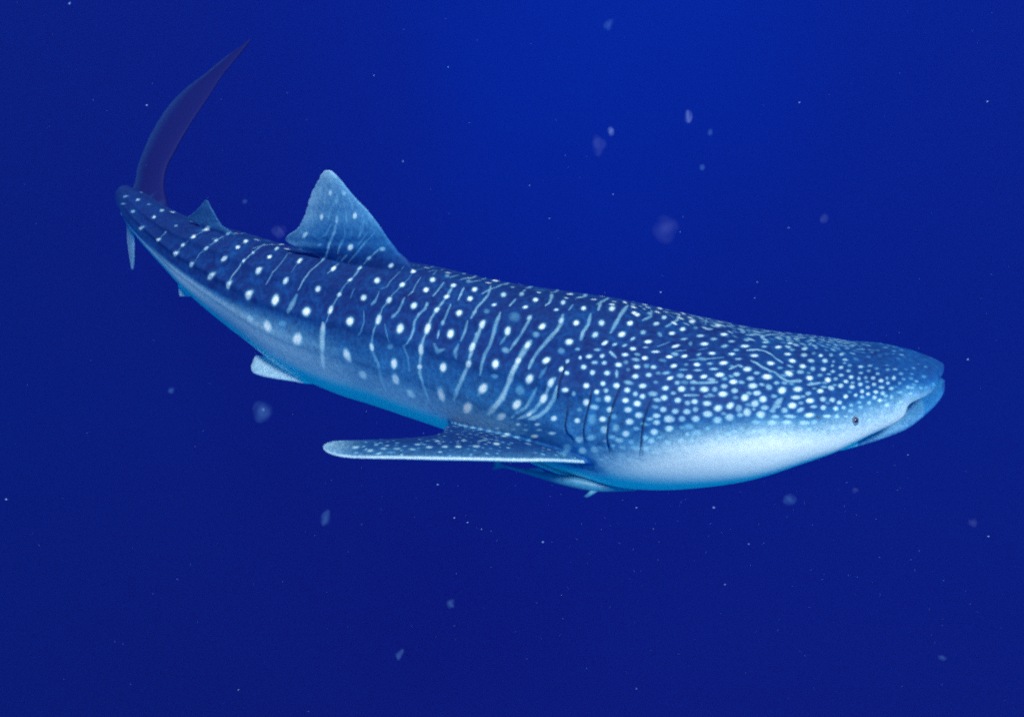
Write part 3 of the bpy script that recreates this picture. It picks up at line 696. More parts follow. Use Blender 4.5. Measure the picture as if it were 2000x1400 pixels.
    [1.487,4.046,-2.416,0.0262,0.0071,-0.0042,0.0051,0.0178,-0.0019,0.6],
    [1.462,3.987,-2.41,0.0198,0.0048,-0.0029,0.0043,0.0155,-0.0007,0.5],
    [1.549,4.0,-2.421,0.0252,0.0087,-0.003,0.0051,0.0204,-0.0012,0.85],
    [1.656,4.146,-2.447,0.0123,-0.0165,0.0023,0.0149,0.0333,-0.0077,0.4],
    [1.638,4.065,-2.434,0.0206,0.0029,-0.0017,0.0059,0.0187,-0.0024,0.7],
    [1.625,3.98,-2.427,0.0188,0.002,-0.0012,0.0047,0.0155,-0.0007,0.4],
    [1.704,4.0,-2.432,0.023,0.0091,-0.0014,0.0054,0.0226,-0.0015,0.65],
    [1.758,4.065,-2.44,0.0194,0.0147,-0.0028,0.0044,0.0227,-0.003,0.35],
    [1.777,4.018,-2.436,0.0115,-0.0038,-0.0003,0.0081,0.0194,-0.0019,0.35],
    [1.582,3.927,-2.424,0.0224,0.0005,-0.0016,0.0058,0.0181,-0.0001,0.8],
    [1.677,3.925,-2.429,0.0215,0.0012,-0.0008,0.0068,0.0221,-0.0001,0.6],
    [1.74,3.947,-2.431,0.0152,0.0011,-0.0007,0.0062,0.019,-0.0006,0.3],
    [1.774,3.926,-2.433,0.0152,0.0011,-0.0007,0.0061,0.0185,-0.0003,0.85],
    [1.837,3.935,-2.435,0.013,0.0008,-0.0005,0.0079,0.023,-0.0006,0.45],
    [1.902,3.947,-2.438,0.0167,0.0059,-0.0006,0.0051,0.0189,-0.0007,0.65],
    [1.59,3.86,-2.427,0.0213,-0.005,-0.0015,0.0083,0.0214,0.0011,0.9],
    [1.699,3.867,-2.431,0.0198,-0.0058,-0.0008,0.0082,0.0201,0.0007,0.65],
    [1.78,3.871,-2.434,0.0182,0.0011,-0.0007,0.008,0.0246,0.0005,0.7],
    [1.827,3.866,-2.436,0.0096,0.0005,-0.0003,0.0057,0.017,0.0003,0.4],
    [1.456,3.822,-2.42,0.0242,0.0004,-0.0027,0.0056,0.0181,0.0019,0.95],
    [1.636,3.813,-2.433,0.0189,-0.0051,-0.001,0.0085,0.0214,0.002,0.9],
    [1.563,3.81,-2.431,0.0177,-0.0102,-0.0023,0.0055,0.011,0.001,0.45],
    [1.686,3.791,-2.437,0.0155,0.0003,-0.0002,0.0067,0.0227,0.0025,0.55],
    [1.746,3.789,-2.438,0.0167,0.0007,-0.0004,0.0061,0.0197,0.0019,0.8],
    [1.808,3.825,-2.437,0.0105,0.0004,-0.0003,0.0052,0.0159,0.0009,0.45],
    [1.851,3.809,-2.439,0.0169,0.0049,0.0,0.0039,0.017,0.0012,0.65],
    [1.5,3.789,-2.429,0.0214,0.0023,-0.0015,0.0032,0.0125,0.0017,0.35],
    [1.54,3.747,-2.439,0.0221,-0.0114,-0.0034,0.0114,0.0224,0.0037,0.9],
    [1.609,3.762,-2.439,0.0238,0.0007,-0.0005,0.005,0.0182,0.0028,0.5],
    [1.408,3.71,-2.437,0.032,0.001,-0.0026,0.0057,0.0213,0.0053,0.95],
    [1.647,3.715,-2.448,0.0205,-0.0025,-0.0006,0.0066,0.0197,0.0039,0.95],
    [1.744,3.701,-2.452,0.0167,-0.0066,-0.0016,0.0099,0.0205,0.004,0.9],
    [1.711,3.738,-2.444,0.0174,0.0003,-0.0002,0.0044,0.0149,0.0024,0.4],
    [1.793,3.771,-2.442,0.0145,0.0004,-0.0003,0.0045,0.0144,0.0016,0.6],
    [1.83,3.74,-2.446,0.0174,0.0002,-0.0001,0.0044,0.0138,0.0019,0.6],
    [1.79,3.71,-2.451,0.0143,0.0002,-0.0001,0.0048,0.0159,0.0028,0.5],
    [1.403,3.641,-2.459,0.0161,-0.011,-0.0052,0.0123,0.0177,0.0058,0.5],
    [1.453,3.672,-2.452,0.0186,0.0014,-0.0009,0.0031,0.0138,0.0041,0.5],
    [1.473,3.625,-2.469,0.0262,0.0086,0.0019,-0.0004,0.0231,0.0087,0.9],
    [1.561,3.635,-2.469,0.0281,0.0003,-0.0002,0.0046,0.0191,0.0063,0.85],
    [1.68,3.622,-2.472,0.0198,-0.0002,0.0002,0.004,0.0155,0.0051,0.9],
    [1.611,3.607,-2.478,0.0204,0.0037,0.0016,0.0013,0.0146,0.0054,0.5],
    [1.745,3.642,-2.466,0.0165,-0.0085,-0.0025,0.0094,0.0166,0.0046,0.7],
    [1.802,3.659,-2.462,0.0171,0.0,-0.0,0.0054,0.0183,0.0046,0.7],
    [1.539,3.584,-2.488,0.0308,0.0002,-0.0001,0.003,0.0139,0.006,0.75],
    [1.42,3.587,-2.482,0.0202,0.0009,-0.0006,0.0025,0.0126,0.0058,0.4],
    [1.611,3.565,-2.496,0.0245,-0.0005,0.0004,0.0035,0.0155,0.0072,0.95],
    [1.682,3.572,-2.491,0.0186,-0.0003,0.0002,0.0041,0.0171,0.0074,0.6],
    [1.732,3.567,-2.492,0.0178,-0.0,0.0,0.0039,0.0159,0.007,0.65],
    [1.766,3.552,-2.499,0.0158,-0.0,0.0,0.0032,0.0132,0.0064,0.7],
    [1.51,3.539,-2.51,0.0257,0.0001,-0.0001,0.0035,0.0181,0.0101,0.9],
    [1.559,3.552,-2.503,0.0167,-0.0002,0.0001,0.0023,0.0109,0.0056,0.4],
    [1.464,3.514,-2.524,0.0217,0.0003,-0.0002,0.0027,0.0158,0.0104,0.5],
    [1.55,3.517,-2.523,0.0239,0.0092,0.0062,-0.0037,0.0115,0.0071,0.55],
    [1.624,3.531,-2.512,0.0214,-0.0005,0.0004,0.002,0.0095,0.0053,0.55],
    [1.674,3.525,-2.514,0.0166,-0.0003,0.0002,0.0029,0.014,0.0081,0.75],
    [1.739,3.52,-2.516,0.0167,0.0,-0.0,0.0027,0.0129,0.0077,0.75],
    [1.782,3.525,-2.514,0.0138,0.0001,-0.0,0.0024,0.0111,0.0066,0.6],
    [1.489,3.487,-2.544,0.0369,-0.0016,-0.0012,0.0021,0.0096,0.0075,0.6],
    [1.41,3.485,-2.545,0.0245,0.0002,-0.0001,0.0014,0.0102,0.0083,0.5],
    [1.594,3.491,-2.539,0.0322,0.0016,0.0023,0.0008,0.0123,0.0091,0.85],
    [1.685,3.484,-2.541,0.0243,-0.0002,0.0002,0.0015,0.0087,0.0069,0.7],
    [1.739,3.484,-2.542,0.0158,0.0002,-0.0002,0.0018,0.0109,0.0089,0.6],
    [1.387,3.461,-2.567,0.0294,0.0017,0.0019,-0.0002,0.0119,0.0117,0.6],
    [1.468,3.462,-2.565,0.0303,0.0,-0.0,0.0013,0.0108,0.0102,0.6],
    [1.563,3.46,-2.566,0.032,-0.0006,0.0004,0.0012,0.0099,0.0096,0.6],
    [1.359,3.526,-2.515,0.0247,0.0003,-0.0002,0.0022,0.0141,0.0093,0.5],
    [1.902,3.888,-2.437,0.017,-0.0023,-0.0004,0.0051,0.0127,-0.0,0.7],
    [1.885,3.852,-2.438,0.0126,0.0004,-0.0002,0.0038,0.0112,0.0003,0.4],
    [1.908,3.83,-2.439,0.0136,0.0003,-0.0002,0.0056,0.0163,0.0007,0.4],
    [1.966,3.818,-2.44,0.0177,0.0004,-0.0002,0.0058,0.0161,0.0007,0.6],
    [1.883,3.778,-2.442,0.0144,0.0002,-0.0001,0.005,0.0148,0.0014,0.55],
    [2.022,3.829,-2.44,0.0165,-0.0,0.0,0.0047,0.0127,0.0005,0.45],
    [1.946,3.76,-2.444,0.0144,0.0002,-0.0001,0.0039,0.0113,0.0011,0.5],
    [1.996,3.779,-2.443,0.0134,0.0001,-0.0001,0.0048,0.0134,0.0011,0.35],
    [2.05,3.801,-2.442,0.0122,-0.0002,0.0001,0.0044,0.0119,0.0009,0.35],
    [2.038,3.755,-2.446,0.0122,0.0,-0.0,0.0046,0.0127,0.0014,0.5],
    [2.107,3.79,-2.441,0.0141,-0.0005,0.0003,0.0048,0.013,0.0014,0.35],
    [1.88,3.725,-2.449,0.0152,0.0,-0.0,0.0058,0.018,0.0027,0.75],
    [1.919,3.712,-2.451,0.0111,0.0,-0.0,0.0058,0.0177,0.0028,0.55],
    [1.96,3.72,-2.45,0.0122,0.0001,-0.0001,0.0051,0.0151,0.0022,0.4],
    [2.0,3.718,-2.45,0.0128,-0.0035,-0.0006,0.0076,0.0163,0.0024,0.6],
    [2.076,3.717,-2.451,0.0102,0.0001,-0.0,0.0052,0.0146,0.0025,0.45],
    [2.115,3.719,-2.451,0.0122,0.0001,-0.0,0.0066,0.0185,0.0035,0.65],
    [2.168,3.754,-2.445,0.012,-0.0051,-0.0011,0.0073,0.0133,0.0019,0.35],
    [1.84,3.69,-2.455,0.0129,-0.0054,-0.0011,0.0068,0.0135,0.0027,0.8],
    [1.862,3.65,-2.464,0.016,-0.0001,0.0001,0.0047,0.0156,0.004,0.8],
    [1.874,3.68,-2.457,0.012,-0.0001,0.0,0.0039,0.0124,0.0026,0.5],
    [1.913,3.668,-2.459,0.014,-0.0001,0.0,0.0051,0.0162,0.0036,0.65],
    [1.946,3.646,-2.464,0.014,0.0,-0.0,0.0041,0.0129,0.0033,0.6],
    [1.988,3.668,-2.459,0.0142,0.0002,-0.0001,0.0049,0.0149,0.0033,0.6],
    [2.036,3.697,-2.454,0.0163,0.0003,-0.0002,0.0054,0.0157,0.0029,0.75],
    [2.069,3.68,-2.458,0.0123,0.0004,-0.0002,0.0047,0.0137,0.003,0.6],
    [2.022,3.647,-2.465,0.0193,0.0006,-0.0004,0.0042,0.0129,0.0033,0.6],
    [2.075,3.642,-2.469,0.0175,0.0044,0.0003,0.0022,0.0121,0.0037,0.6],
    [2.134,3.681,-2.46,0.0114,0.0006,-0.0004,0.0043,0.0128,0.0036,0.35],
    [2.173,3.658,-2.472,0.0141,-0.0028,-0.0028,0.0066,0.0119,0.0048,0.5],
    [1.907,3.618,-2.472,0.0129,-0.0001,0.0,0.0046,0.0157,0.005,0.75],
    [1.935,3.602,-2.478,0.0129,0.0,-0.0,0.0037,0.0127,0.0045,0.75],
    [1.981,3.615,-2.473,0.0161,0.0003,-0.0002,0.004,0.0132,0.0042,0.8],
    [1.964,3.581,-2.486,0.014,0.0003,-0.0002,0.0037,0.013,0.0055,0.75],
    [1.897,3.584,-2.485,0.0138,-0.0001,0.0,0.003,0.011,0.0044,0.55],
    [2.017,3.608,-2.477,0.0142,0.0006,-0.0004,0.0046,0.0151,0.0053,0.65],
    [2.029,3.592,-2.484,0.0144,0.0008,-0.0006,0.0032,0.011,0.0045,0.5],
    [2.059,3.588,-2.488,0.0115,0.001,-0.0007,0.0046,0.0159,0.0071,0.5],
    [2.115,3.621,-2.48,0.0219,0.0033,-0.0022,0.0031,0.01,0.004,0.35],
    [2.15,3.614,-2.494,0.0129,0.0033,-0.0022,0.0023,0.0097,0.0066,0.3],
    [1.809,3.587,-2.484,0.0138,-0.0001,0.0001,0.0039,0.0145,0.0056,0.9],
    [1.866,3.595,-2.48,0.0119,-0.0001,0.0001,0.0032,0.0114,0.0042,0.75],
    [1.989,3.565,-2.494,0.0155,0.0019,0.0002,0.0018,0.0099,0.0051,0.8],
    [2.021,3.543,-2.51,0.0177,0.0065,0.0024,-0.0023,0.01,0.0076,0.65],
    [1.926,3.55,-2.5,0.0139,0.0002,-0.0001,0.0031,0.0126,0.0068,0.6],
    [1.874,3.552,-2.499,0.0128,0.0,-0.0,0.0025,0.01,0.005,0.45],
    [1.826,3.538,-2.507,0.0138,0.0,-0.0,0.0025,0.0105,0.0058,0.5],
    [1.874,3.528,-2.512,0.0148,0.0002,-0.0001,0.002,0.009,0.0056,0.5],
    [1.818,3.51,-2.523,0.0168,0.0002,-0.0002,0.0021,0.0102,0.0071,0.4],
    [0.384,3.642,-2.82,0.0248,-0.0143,0.0111,-0.0013,-0.0013,0.0278,0.65],
    [0.405,3.636,-2.895,0.0248,-0.0146,0.0117,-0.0016,-0.0022,0.0305,0.65],
    [0.469,3.598,-2.857,0.0221,-0.0112,-0.0077,0.0085,-0.0066,0.0285,0.55],
    [0.321,3.683,-2.912,0.0267,-0.0154,0.0122,-0.0013,-0.002,0.0338,0.35],
    [0.595,3.54,-2.745,0.0263,-0.0104,0.005,0.0007,0.0043,0.0165,0.5],
    [0.513,3.591,-2.712,0.0208,-0.0087,0.0065,-0.0006,0.0085,0.0241,0.6],
    [0.576,3.57,-2.684,0.0195,-0.0071,0.0053,-0.0006,0.0105,0.0254,0.4],
    [0.451,3.638,-2.675,0.0234,-0.0098,0.0072,-0.0006,0.0147,0.0348,0.3],
    [0.447,3.607,-2.781,0.0285,-0.0133,0.017,-0.0039,0.0046,0.0195,0.4],
    [0.036,3.846,-2.865,0.0152,-0.0096,0.0105,-0.0016,0.0002,0.011,0.95],
    [0.081,3.818,-2.849,0.0125,-0.008,0.0059,-0.0001,-0.0005,0.0083,0.4],
    [0.147,3.775,-2.813,0.0181,-0.0117,0.012,-0.0014,0.0002,0.0109,0.95],
    [0.008,3.866,-2.917,0.0151,-0.0101,0.0127,-0.0014,0.0001,0.0066,0.5],
    [0.081,3.82,-2.887,0.0189,-0.0121,0.0092,-0.0001,-0.0005,0.0072,0.6],
    [0.159,3.771,-2.849,0.0193,-0.0122,0.0092,-0.0002,-0.0004,0.0082,0.6],
    [-0.026,3.894,-2.971,0.0206,-0.0109,0.0083,0.0,0.0021,0.0077,0.9],
    [-0.058,3.802,-2.933,0.0207,-0.0008,-0.0023,-0.0007,0.0011,-0.0005,0.75],
    [0.025,3.855,-2.969,0.0203,-0.0064,0.0049,0.0,0.0075,0.0029,0.5],
    [0.057,3.839,-2.928,0.0155,-0.0102,0.0078,-0.0,-0.0007,0.0057,0.35],
    [0.133,3.791,-2.911,0.024,-0.0158,0.0121,-0.0003,-0.0015,0.0159,0.95],
    [0.233,3.726,-2.839,0.0249,-0.0152,0.0116,-0.0004,-0.0008,0.0129,0.8],
    [-0.089,3.671,-2.873,0.0212,-0.0008,-0.0017,0.0002,0.0269,-0.0099,0.8],
    [0.026,3.733,-2.911,0.0196,-0.0015,-0.0022,-0.0003,0.0018,-0.0007,0.75],
    [0.098,3.806,-2.957,0.0155,-0.0041,0.0032,0.0002,0.0113,0.0016,0.35],
    [-0.092,3.928,-2.955,0.018,-0.0119,0.0109,-0.0005,-0.0014,0.0098,0.6],
    [-0.14,3.958,-2.971,0.0145,-0.0095,0.0071,0.0001,-0.0014,0.0069,0.3],
    [-0.176,3.797,-2.918,0.0199,0.0001,-0.0015,-0.0005,0.0015,-0.0006,0.75],
    [-0.255,3.901,-2.963,0.0203,0.0014,-0.0019,-0.0019,0.0009,-0.0004,0.5],
    [-0.235,4.019,-3.023,0.0193,-0.0055,0.0083,-0.0009,0.0045,0.0025,0.35],
    [-0.303,4.069,-3.036,0.0223,-0.014,0.0105,0.0,0.0024,0.0054,0.4],
    [-0.322,3.924,-2.972,0.0152,0.0014,-0.0011,-0.0019,0.001,-0.0004,0.35],
    [-0.203,3.6,-2.836,0.0233,0.0017,-0.0029,-0.0006,0.0217,-0.0072,0.65],
    [-0.302,3.58,-2.822,0.02,-0.0029,0.0001,-0.0006,0.0195,-0.0056,0.75],
    [-0.379,3.577,-2.82,0.0207,0.0004,-0.0003,-0.0016,0.0193,-0.0054,0.6],
    [-0.278,3.69,-2.864,0.0175,0.0031,-0.0024,-0.0015,0.024,-0.0103,0.5],
    [-0.164,3.723,-2.887,0.0345,0.0249,-0.013,-0.0014,0.0183,-0.0075,0.4],
    [-0.429,3.669,-2.852,0.0182,-0.0059,0.0027,-0.0016,0.0217,-0.0091,0.6],
    [0.1,3.808,-2.764,0.0181,-0.0053,0.0197,-0.0067,0.0061,0.0074,0.9],
    [0.006,3.86,-2.818,0.0127,-0.0085,0.0172,-0.0047,0.0022,0.0067,0.5],
    [-0.886,3.597,-2.84,0.0247,-0.0004,0.003,-0.0036,0.0161,-0.0028,0.6],
    [-0.793,3.544,-2.822,0.0201,0.0029,0.0022,-0.0039,0.0153,-0.0014,0.6],
    [-0.771,3.617,-2.836,0.0144,0.0064,-0.0016,-0.0047,0.0199,-0.0069,0.5],
    [-0.72,3.557,-2.818,0.0201,-0.0016,0.0013,-0.0025,0.0165,-0.0033,0.5],
    [-0.739,3.511,-2.816,0.02,0.0028,0.0023,-0.0024,0.0095,0.0009,0.5],
    [-0.656,3.637,-2.841,0.015,-0.0007,0.0005,-0.0022,0.0147,-0.0059,0.4],
    [-0.645,3.552,-2.814,0.0243,-0.0012,0.0009,-0.002,0.0148,-0.003,0.45],
    [-0.536,3.61,-2.83,0.0209,0.0,-0.0,-0.0022,0.0179,-0.0063,0.6],
    [-0.558,3.542,-2.811,0.0219,-0.0043,0.001,-0.0011,0.0143,-0.0027,0.5],
    [-0.466,3.57,-2.817,0.0216,0.0003,-0.0002,-0.002,0.0191,-0.0053,0.6],
    [-0.874,3.543,-2.837,0.0184,-0.0046,0.0037,-0.0015,0.0102,0.0017,0.35],
    [-0.67,3.514,-2.811,0.0259,-0.0017,0.0014,-0.0012,0.0097,-0.0001,0.3],
    [-1.194,5.054,-1.876,0.0073,-0.0037,0.0236,-0.0139,0.0089,-0.0011,0.95],
    [-1.094,5.001,-1.859,0.0041,-0.0044,-0.02,0.0154,-0.0055,0.0059,0.6],
    [-1.286,5.111,-2.066,0.0072,-0.0013,0.027,-0.0157,0.0109,-0.0024,0.95],
    [-1.03,4.961,-1.999,0.0067,0.0011,0.0251,-0.0171,0.0088,-0.0006,0.95],
    [-1.169,5.033,-2.056,0.0055,0.0013,0.0384,-0.0135,0.0082,-0.0029,0.6],
    [-1.444,5.207,-2.241,0.0298,-0.0201,0.0351,-0.0115,0.0082,0.006,0.9],
    [-1.33,5.128,-2.279,0.0195,-0.0118,0.0114,-0.0033,0.004,0.009,0.35],
    [-1.153,5.028,-1.923,0.0128,-0.007,0.0269,-0.0134,0.0077,0.0017,0.4],
    [-0.849,4.851,-2.186,0.0228,-0.008,0.0097,-0.0036,0.0052,0.0143,0.55],
]
# pale stripes: points along the skin, half width, strength
STREAKS = [
    [[[-2.402,5.922,-2.492],[-2.458,5.904,-2.52],[-2.512,5.881,-2.546],[-2.547,5.849,-2.566],[-2.61,5.883,-2.616],[-2.644,5.885,-2.648],[-2.67,5.869,-2.673]],0.0042,0.4],
    [[[-2.198,5.883,-2.505],[-2.154,5.717,-2.441],[-2.177,5.73,-2.454],[-2.229,5.733,-2.483],[-2.269,5.706,-2.5],[-2.302,5.674,-2.519],[-2.337,5.65,-2.541],[-2.375,5.67,-2.573],[-2.408,5.676,-2.599],[-2.428,5.669,-2.625],[-2.444,5.652,-2.648]],0.0046,0.45],
    [[[-1.847,5.556,-2.459],[-1.855,5.496,-2.45],[-1.87,5.462,-2.452],[-1.884,5.435,-2.458],[-1.9,5.414,-2.467],[-1.93,5.387,-2.486],[-1.953,5.342,-2.496],[-1.982,5.331,-2.531],[-2.014,5.327,-2.57],[-2.035,5.322,-2.592],[-2.056,5.319,-2.615],[-2.064,5.301,-2.633],[-2.072,5.282,-2.65]],0.0056,0.5],
    [[[-2.006,5.604,-2.46],[-2.025,5.56,-2.465],[-2.048,5.531,-2.477]],0.0035,0.25],
    [[[-2.762,6.181,-2.577],[-2.794,6.142,-2.59],[-2.853,6.165,-2.628],[-2.901,6.181,-2.669],[-2.937,6.169,-2.698]],0.0044,0.35],
    [[[-1.619,5.325,-2.436],[-1.628,5.259,-2.443],[-1.643,5.212,-2.457],[-1.666,5.183,-2.475],[-1.683,5.136,-2.485],[-1.694,5.116,-2.501],[-1.711,5.115,-2.526],[-1.727,5.111,-2.55],[-1.742,5.101,-2.571]],0.005,0.4],
    [[[-1.487,5.237,-2.422],[-1.494,5.211,-2.423],[-1.502,5.189,-2.427],[-1.522,5.131,-2.445],[-1.544,5.084,-2.468]],0.0037,0.3],
    [[[-1.192,5.043,-2.146],[-1.22,5.06,-2.198],[-1.248,5.078,-2.25],[-1.267,5.086,-2.298],[-1.291,5.116,-2.357],[-1.324,5.141,-2.396],[-1.34,5.101,-2.405],[-1.369,5.064,-2.419],[-1.4,5.037,-2.437],[-1.415,5.003,-2.454],[-1.427,4.954,-2.464],[-1.448,4.944,-2.496],[-1.47,4.936,-2.53]],0.0061,0.5],
    [[[-1.48,4.913,-2.56],[-1.496,4.899,-2.587],[-1.511,4.883,-2.613],[-1.524,4.864,-2.632],[-1.543,4.86,-2.66]],0.0172,0.35],
    [[[-1.117,4.99,-2.291],[-1.143,5.009,-2.321],[-1.169,5.033,-2.352],[-1.201,5.035,-2.383],[-1.222,4.994,-2.394],[-1.241,4.975,-2.404],[-1.261,4.96,-2.416]],0.0054,0.4],
    [[[-0.859,4.858,-2.176],[-0.904,4.871,-2.221],[-0.952,4.891,-2.27],[-0.991,4.915,-2.318],[-1.027,4.918,-2.357],[-1.035,4.885,-2.365],[-1.045,4.857,-2.374],[-1.062,4.841,-2.386],[-1.08,4.826,-2.397],[-1.098,4.798,-2.409],[-1.114,4.765,-2.418],[-1.129,4.755,-2.441],[-1.146,4.751,-2.468],[-1.158,4.745,-2.485],[-1.169,4.737,-2.501],[-1.188,4.721,-2.53],[-1.207,4.707,-2.56],[-1.216,4.684,-2.585],[-1.226,4.661,-2.609],[-1.246,4.666,-2.645],[-1.266,4.671,-2.682]],0.0048,0.42],
    [[[-1.259,4.674,-2.65],[-1.266,4.67,-2.685],[-1.272,4.661,-2.719],[-1.276,4.651,-2.755],[-1.28,4.642,-2.793],[-1.282,4.633,-2.835],[-1.29,4.642,-2.889],[-1.293,4.649,-2.937],[-1.298,4.658,-2.988]],0.0188,0.75],
    [[[-0.961,4.576,-2.496],[-0.957,4.548,-2.521],[-0.953,4.516,-2.544],[-0.96,4.493,-2.563],[-0.971,4.487,-2.593],[-0.982,4.492,-2.612],[-0.994,4.496,-2.631]],0.0051,0.28],
    [[[-1.035,4.714,-2.408],[-1.049,4.703,-2.435],[-1.063,4.694,-2.463]],0.0044,0.35],
    [[[-0.857,4.62,-2.376],[-0.866,4.591,-2.4],[-0.878,4.578,-2.433],[-0.893,4.578,-2.445],[-0.908,4.577,-2.457]],0.0043,0.35],
    [[[-0.901,4.439,-2.597],[-0.901,4.429,-2.636],[-0.9,4.414,-2.672],[-0.89,4.392,-2.717],[-0.881,4.371,-2.762]],0.0057,0.3],
    [[[-1.193,4.582,-2.895],[-1.178,4.575,-2.93],[-1.162,4.57,-2.967]],0.0076,0.25],
    [[[-0.589,4.689,-2.308],[-0.603,4.645,-2.318],[-0.618,4.608,-2.33],[-0.626,4.583,-2.341],[-0.635,4.56,-2.353],[-0.648,4.55,-2.359],[-0.661,4.535,-2.364]],0.0043,0.4],
    [[[-0.68,4.514,-2.368],[-0.689,4.493,-2.384],[-0.7,4.485,-2.407],[-0.711,4.478,-2.427],[-0.722,4.467,-2.445],[-0.736,4.462,-2.456],[-0.75,4.458,-2.468]],0.007,0.4],
    [[[-0.687,4.78,-2.249],[-0.714,4.774,-2.282],[-0.741,4.767,-2.314],[-0.765,4.726,-2.326],[-0.791,4.693,-2.342],[-0.8,4.673,-2.351],[-0.809,4.654,-2.361],[-0.83,4.651,-2.368],[-0.851,4.646,-2.373]],0.0036,0.3],
    [[[-0.854,4.609,-2.378],[-0.863,4.593,-2.395],[-0.875,4.587,-2.418],[-0.893,4.586,-2.436],[-0.91,4.583,-2.452]],0.005,0.4],
    [[[-0.706,4.637,-2.338],[-0.732,4.61,-2.356],[-0.756,4.572,-2.367],[-0.768,4.546,-2.378],[-0.783,4.538,-2.398],[-0.805,4.536,-2.424],[-0.827,4.529,-2.447],[-0.84,4.505,-2.477],[-0.852,4.483,-2.508]],0.0046,0.35],
    [[[-0.852,4.483,-2.508],[-0.867,4.46,-2.536],[-0.881,4.436,-2.563],[-0.89,4.432,-2.601],[-0.899,4.427,-2.639],[-0.899,4.42,-2.655],[-0.9,4.413,-2.672]],0.0064,0.35],
    [[[-0.901,4.406,-2.693],[-0.88,4.382,-2.727],[-0.859,4.358,-2.762],[-0.855,4.351,-2.808],[-0.853,4.354,-2.861],[-0.84,4.352,-2.914],[-0.827,4.355,-2.973]],0.0136,0.32],
    [[[-0.644,4.76,-2.303],[-0.658,4.714,-2.31],[-0.673,4.674,-2.32],[-0.689,4.654,-2.329],[-0.706,4.637,-2.338]],0.0036,0.3],
    [[[-0.435,4.618,-2.312],[-0.453,4.574,-2.321],[-0.472,4.538,-2.334],[-0.485,4.52,-2.342],[-0.498,4.504,-2.351]],0.006,0.45],
    [[[-0.533,4.457,-2.369],[-0.536,4.428,-2.377],[-0.54,4.413,-2.392],[-0.562,4.412,-2.411],[-0.583,4.41,-2.43],[-0.597,4.398,-2.45],[-0.611,4.384,-2.47],[-0.613,4.365,-2.491],[-0.616,4.347,-2.512],[-0.623,4.334,-2.528],[-0.629,4.317,-2.542],[-0.642,4.305,-2.558],[-0.657,4.303,-2.581]],0.0069,0.42],
    [[[-0.657,4.303,-2.581],[-0.669,4.308,-2.592],[-0.68,4.312,-2.603],[-0.667,4.296,-2.633],[-0.653,4.277,-2.662],[-0.649,4.26,-2.704],[-0.645,4.244,-2.747]],0.0062,0.25],
    [[[-0.373,4.582,-2.315],[-0.391,4.527,-2.327],[-0.41,4.483,-2.344],[-0.424,4.461,-2.356],[-0.438,4.438,-2.367],[-0.452,4.406,-2.373],[-0.467,4.384,-2.384],[-0.486,4.375,-2.41],[-0.504,4.366,-2.436],[-0.514,4.347,-2.461],[-0.524,4.327,-2.485],[-0.537,4.308,-2.513],[-0.55,4.285,-2.538],[-0.556,4.259,-2.561],[-0.564,4.252,-2.594]],0.0077,0.45],
    [[[-0.564,4.252,-2.594],[-0.57,4.239,-2.648],[-0.576,4.222,-2.7],[-0.576,4.216,-2.72],[-0.576,4.209,-2.741],[-0.563,4.19,-2.782],[-0.551,4.186,-2.832],[-0.54,4.182,-2.876],[-0.528,4.181,-2.921]],0.0096,0.42],
    [[[-0.305,4.548,-2.315],[-0.32,4.489,-2.328],[-0.335,4.442,-2.346]],0.0063,0.5],
    [[[-0.382,4.419,-2.364],[-0.39,4.378,-2.373],[-0.399,4.346,-2.386],[-0.412,4.334,-2.413],[-0.426,4.323,-2.439]],0.0075,0.4],
    [[[-0.45,4.292,-2.48],[-0.454,4.277,-2.499],[-0.459,4.262,-2.517]],0.0061,0.5],
    [[[-0.479,4.24,-2.543],[-0.468,4.216,-2.556],[-0.457,4.197,-2.573],[-0.436,4.192,-2.561],[-0.415,4.19,-2.552]],0.0115,0.28],
    [[[-0.327,4.184,-2.518],[-0.336,4.172,-2.533],[-0.346,4.156,-2.547],[-0.342,4.138,-2.56],[-0.339,4.126,-2.575]],0.012,0.3],
    [[[-0.196,4.376,-2.341],[-0.214,4.348,-2.355],[-0.232,4.319,-2.368]],0.0047,0.4],
    [[[-0.27,4.265,-2.395],[-0.279,4.25,-2.425],[-0.287,4.23,-2.452],[-0.298,4.213,-2.473],[-0.31,4.197,-2.494]],0.008,0.42],
    [[[-0.185,4.212,-2.403],[-0.195,4.201,-2.427],[-0.205,4.185,-2.449],[-0.222,4.163,-2.477],[-0.239,4.143,-2.507],[-0.25,4.104,-2.544],[-0.262,4.076,-2.587],[-0.28,4.075,-2.635],[-0.299,4.066,-2.679],[-0.317,4.062,-2.72],[-0.335,4.059,-2.763],[-0.346,4.058,-2.799],[-0.359,4.07,-2.844]],0.0113,0.5],
    [[[-1.201,4.587,-2.907],[-1.184,4.58,-2.938],[-1.169,4.575,-2.97]],0.0076,0.25],
    [[[-0.134,4.575,-2.316],[-0.141,4.503,-2.31],[-0.148,4.453,-2.315],[-0.164,4.423,-2.323],[-0.181,4.396,-2.332],[-0.197,4.377,-2.341],[-0.214,4.36,-2.351],[-0.223,4.338,-2.361],[-0.232,4.311,-2.369],[-0.24,4.288,-2.373],[-0.248,4.272,-2.379]],0.0077,0.45],
    [[[-0.071,4.284,-2.347],[-0.084,4.239,-2.364],[-0.096,4.187,-2.376],[-0.106,4.165,-2.406],[-0.116,4.147,-2.437],[-0.124,4.129,-2.457],[-0.132,4.112,-2.477],[-0.147,4.098,-2.499],[-0.162,4.083,-2.521],[-0.169,4.063,-2.539],[-0.177,4.043,-2.557],[-0.184,4.031,-2.592],[-0.191,4.024,-2.631]],0.0093,0.42],
    [[[0.022,4.381,-2.308],[0.004,4.35,-2.315],[-0.014,4.324,-2.323]],0.0068,0.5],
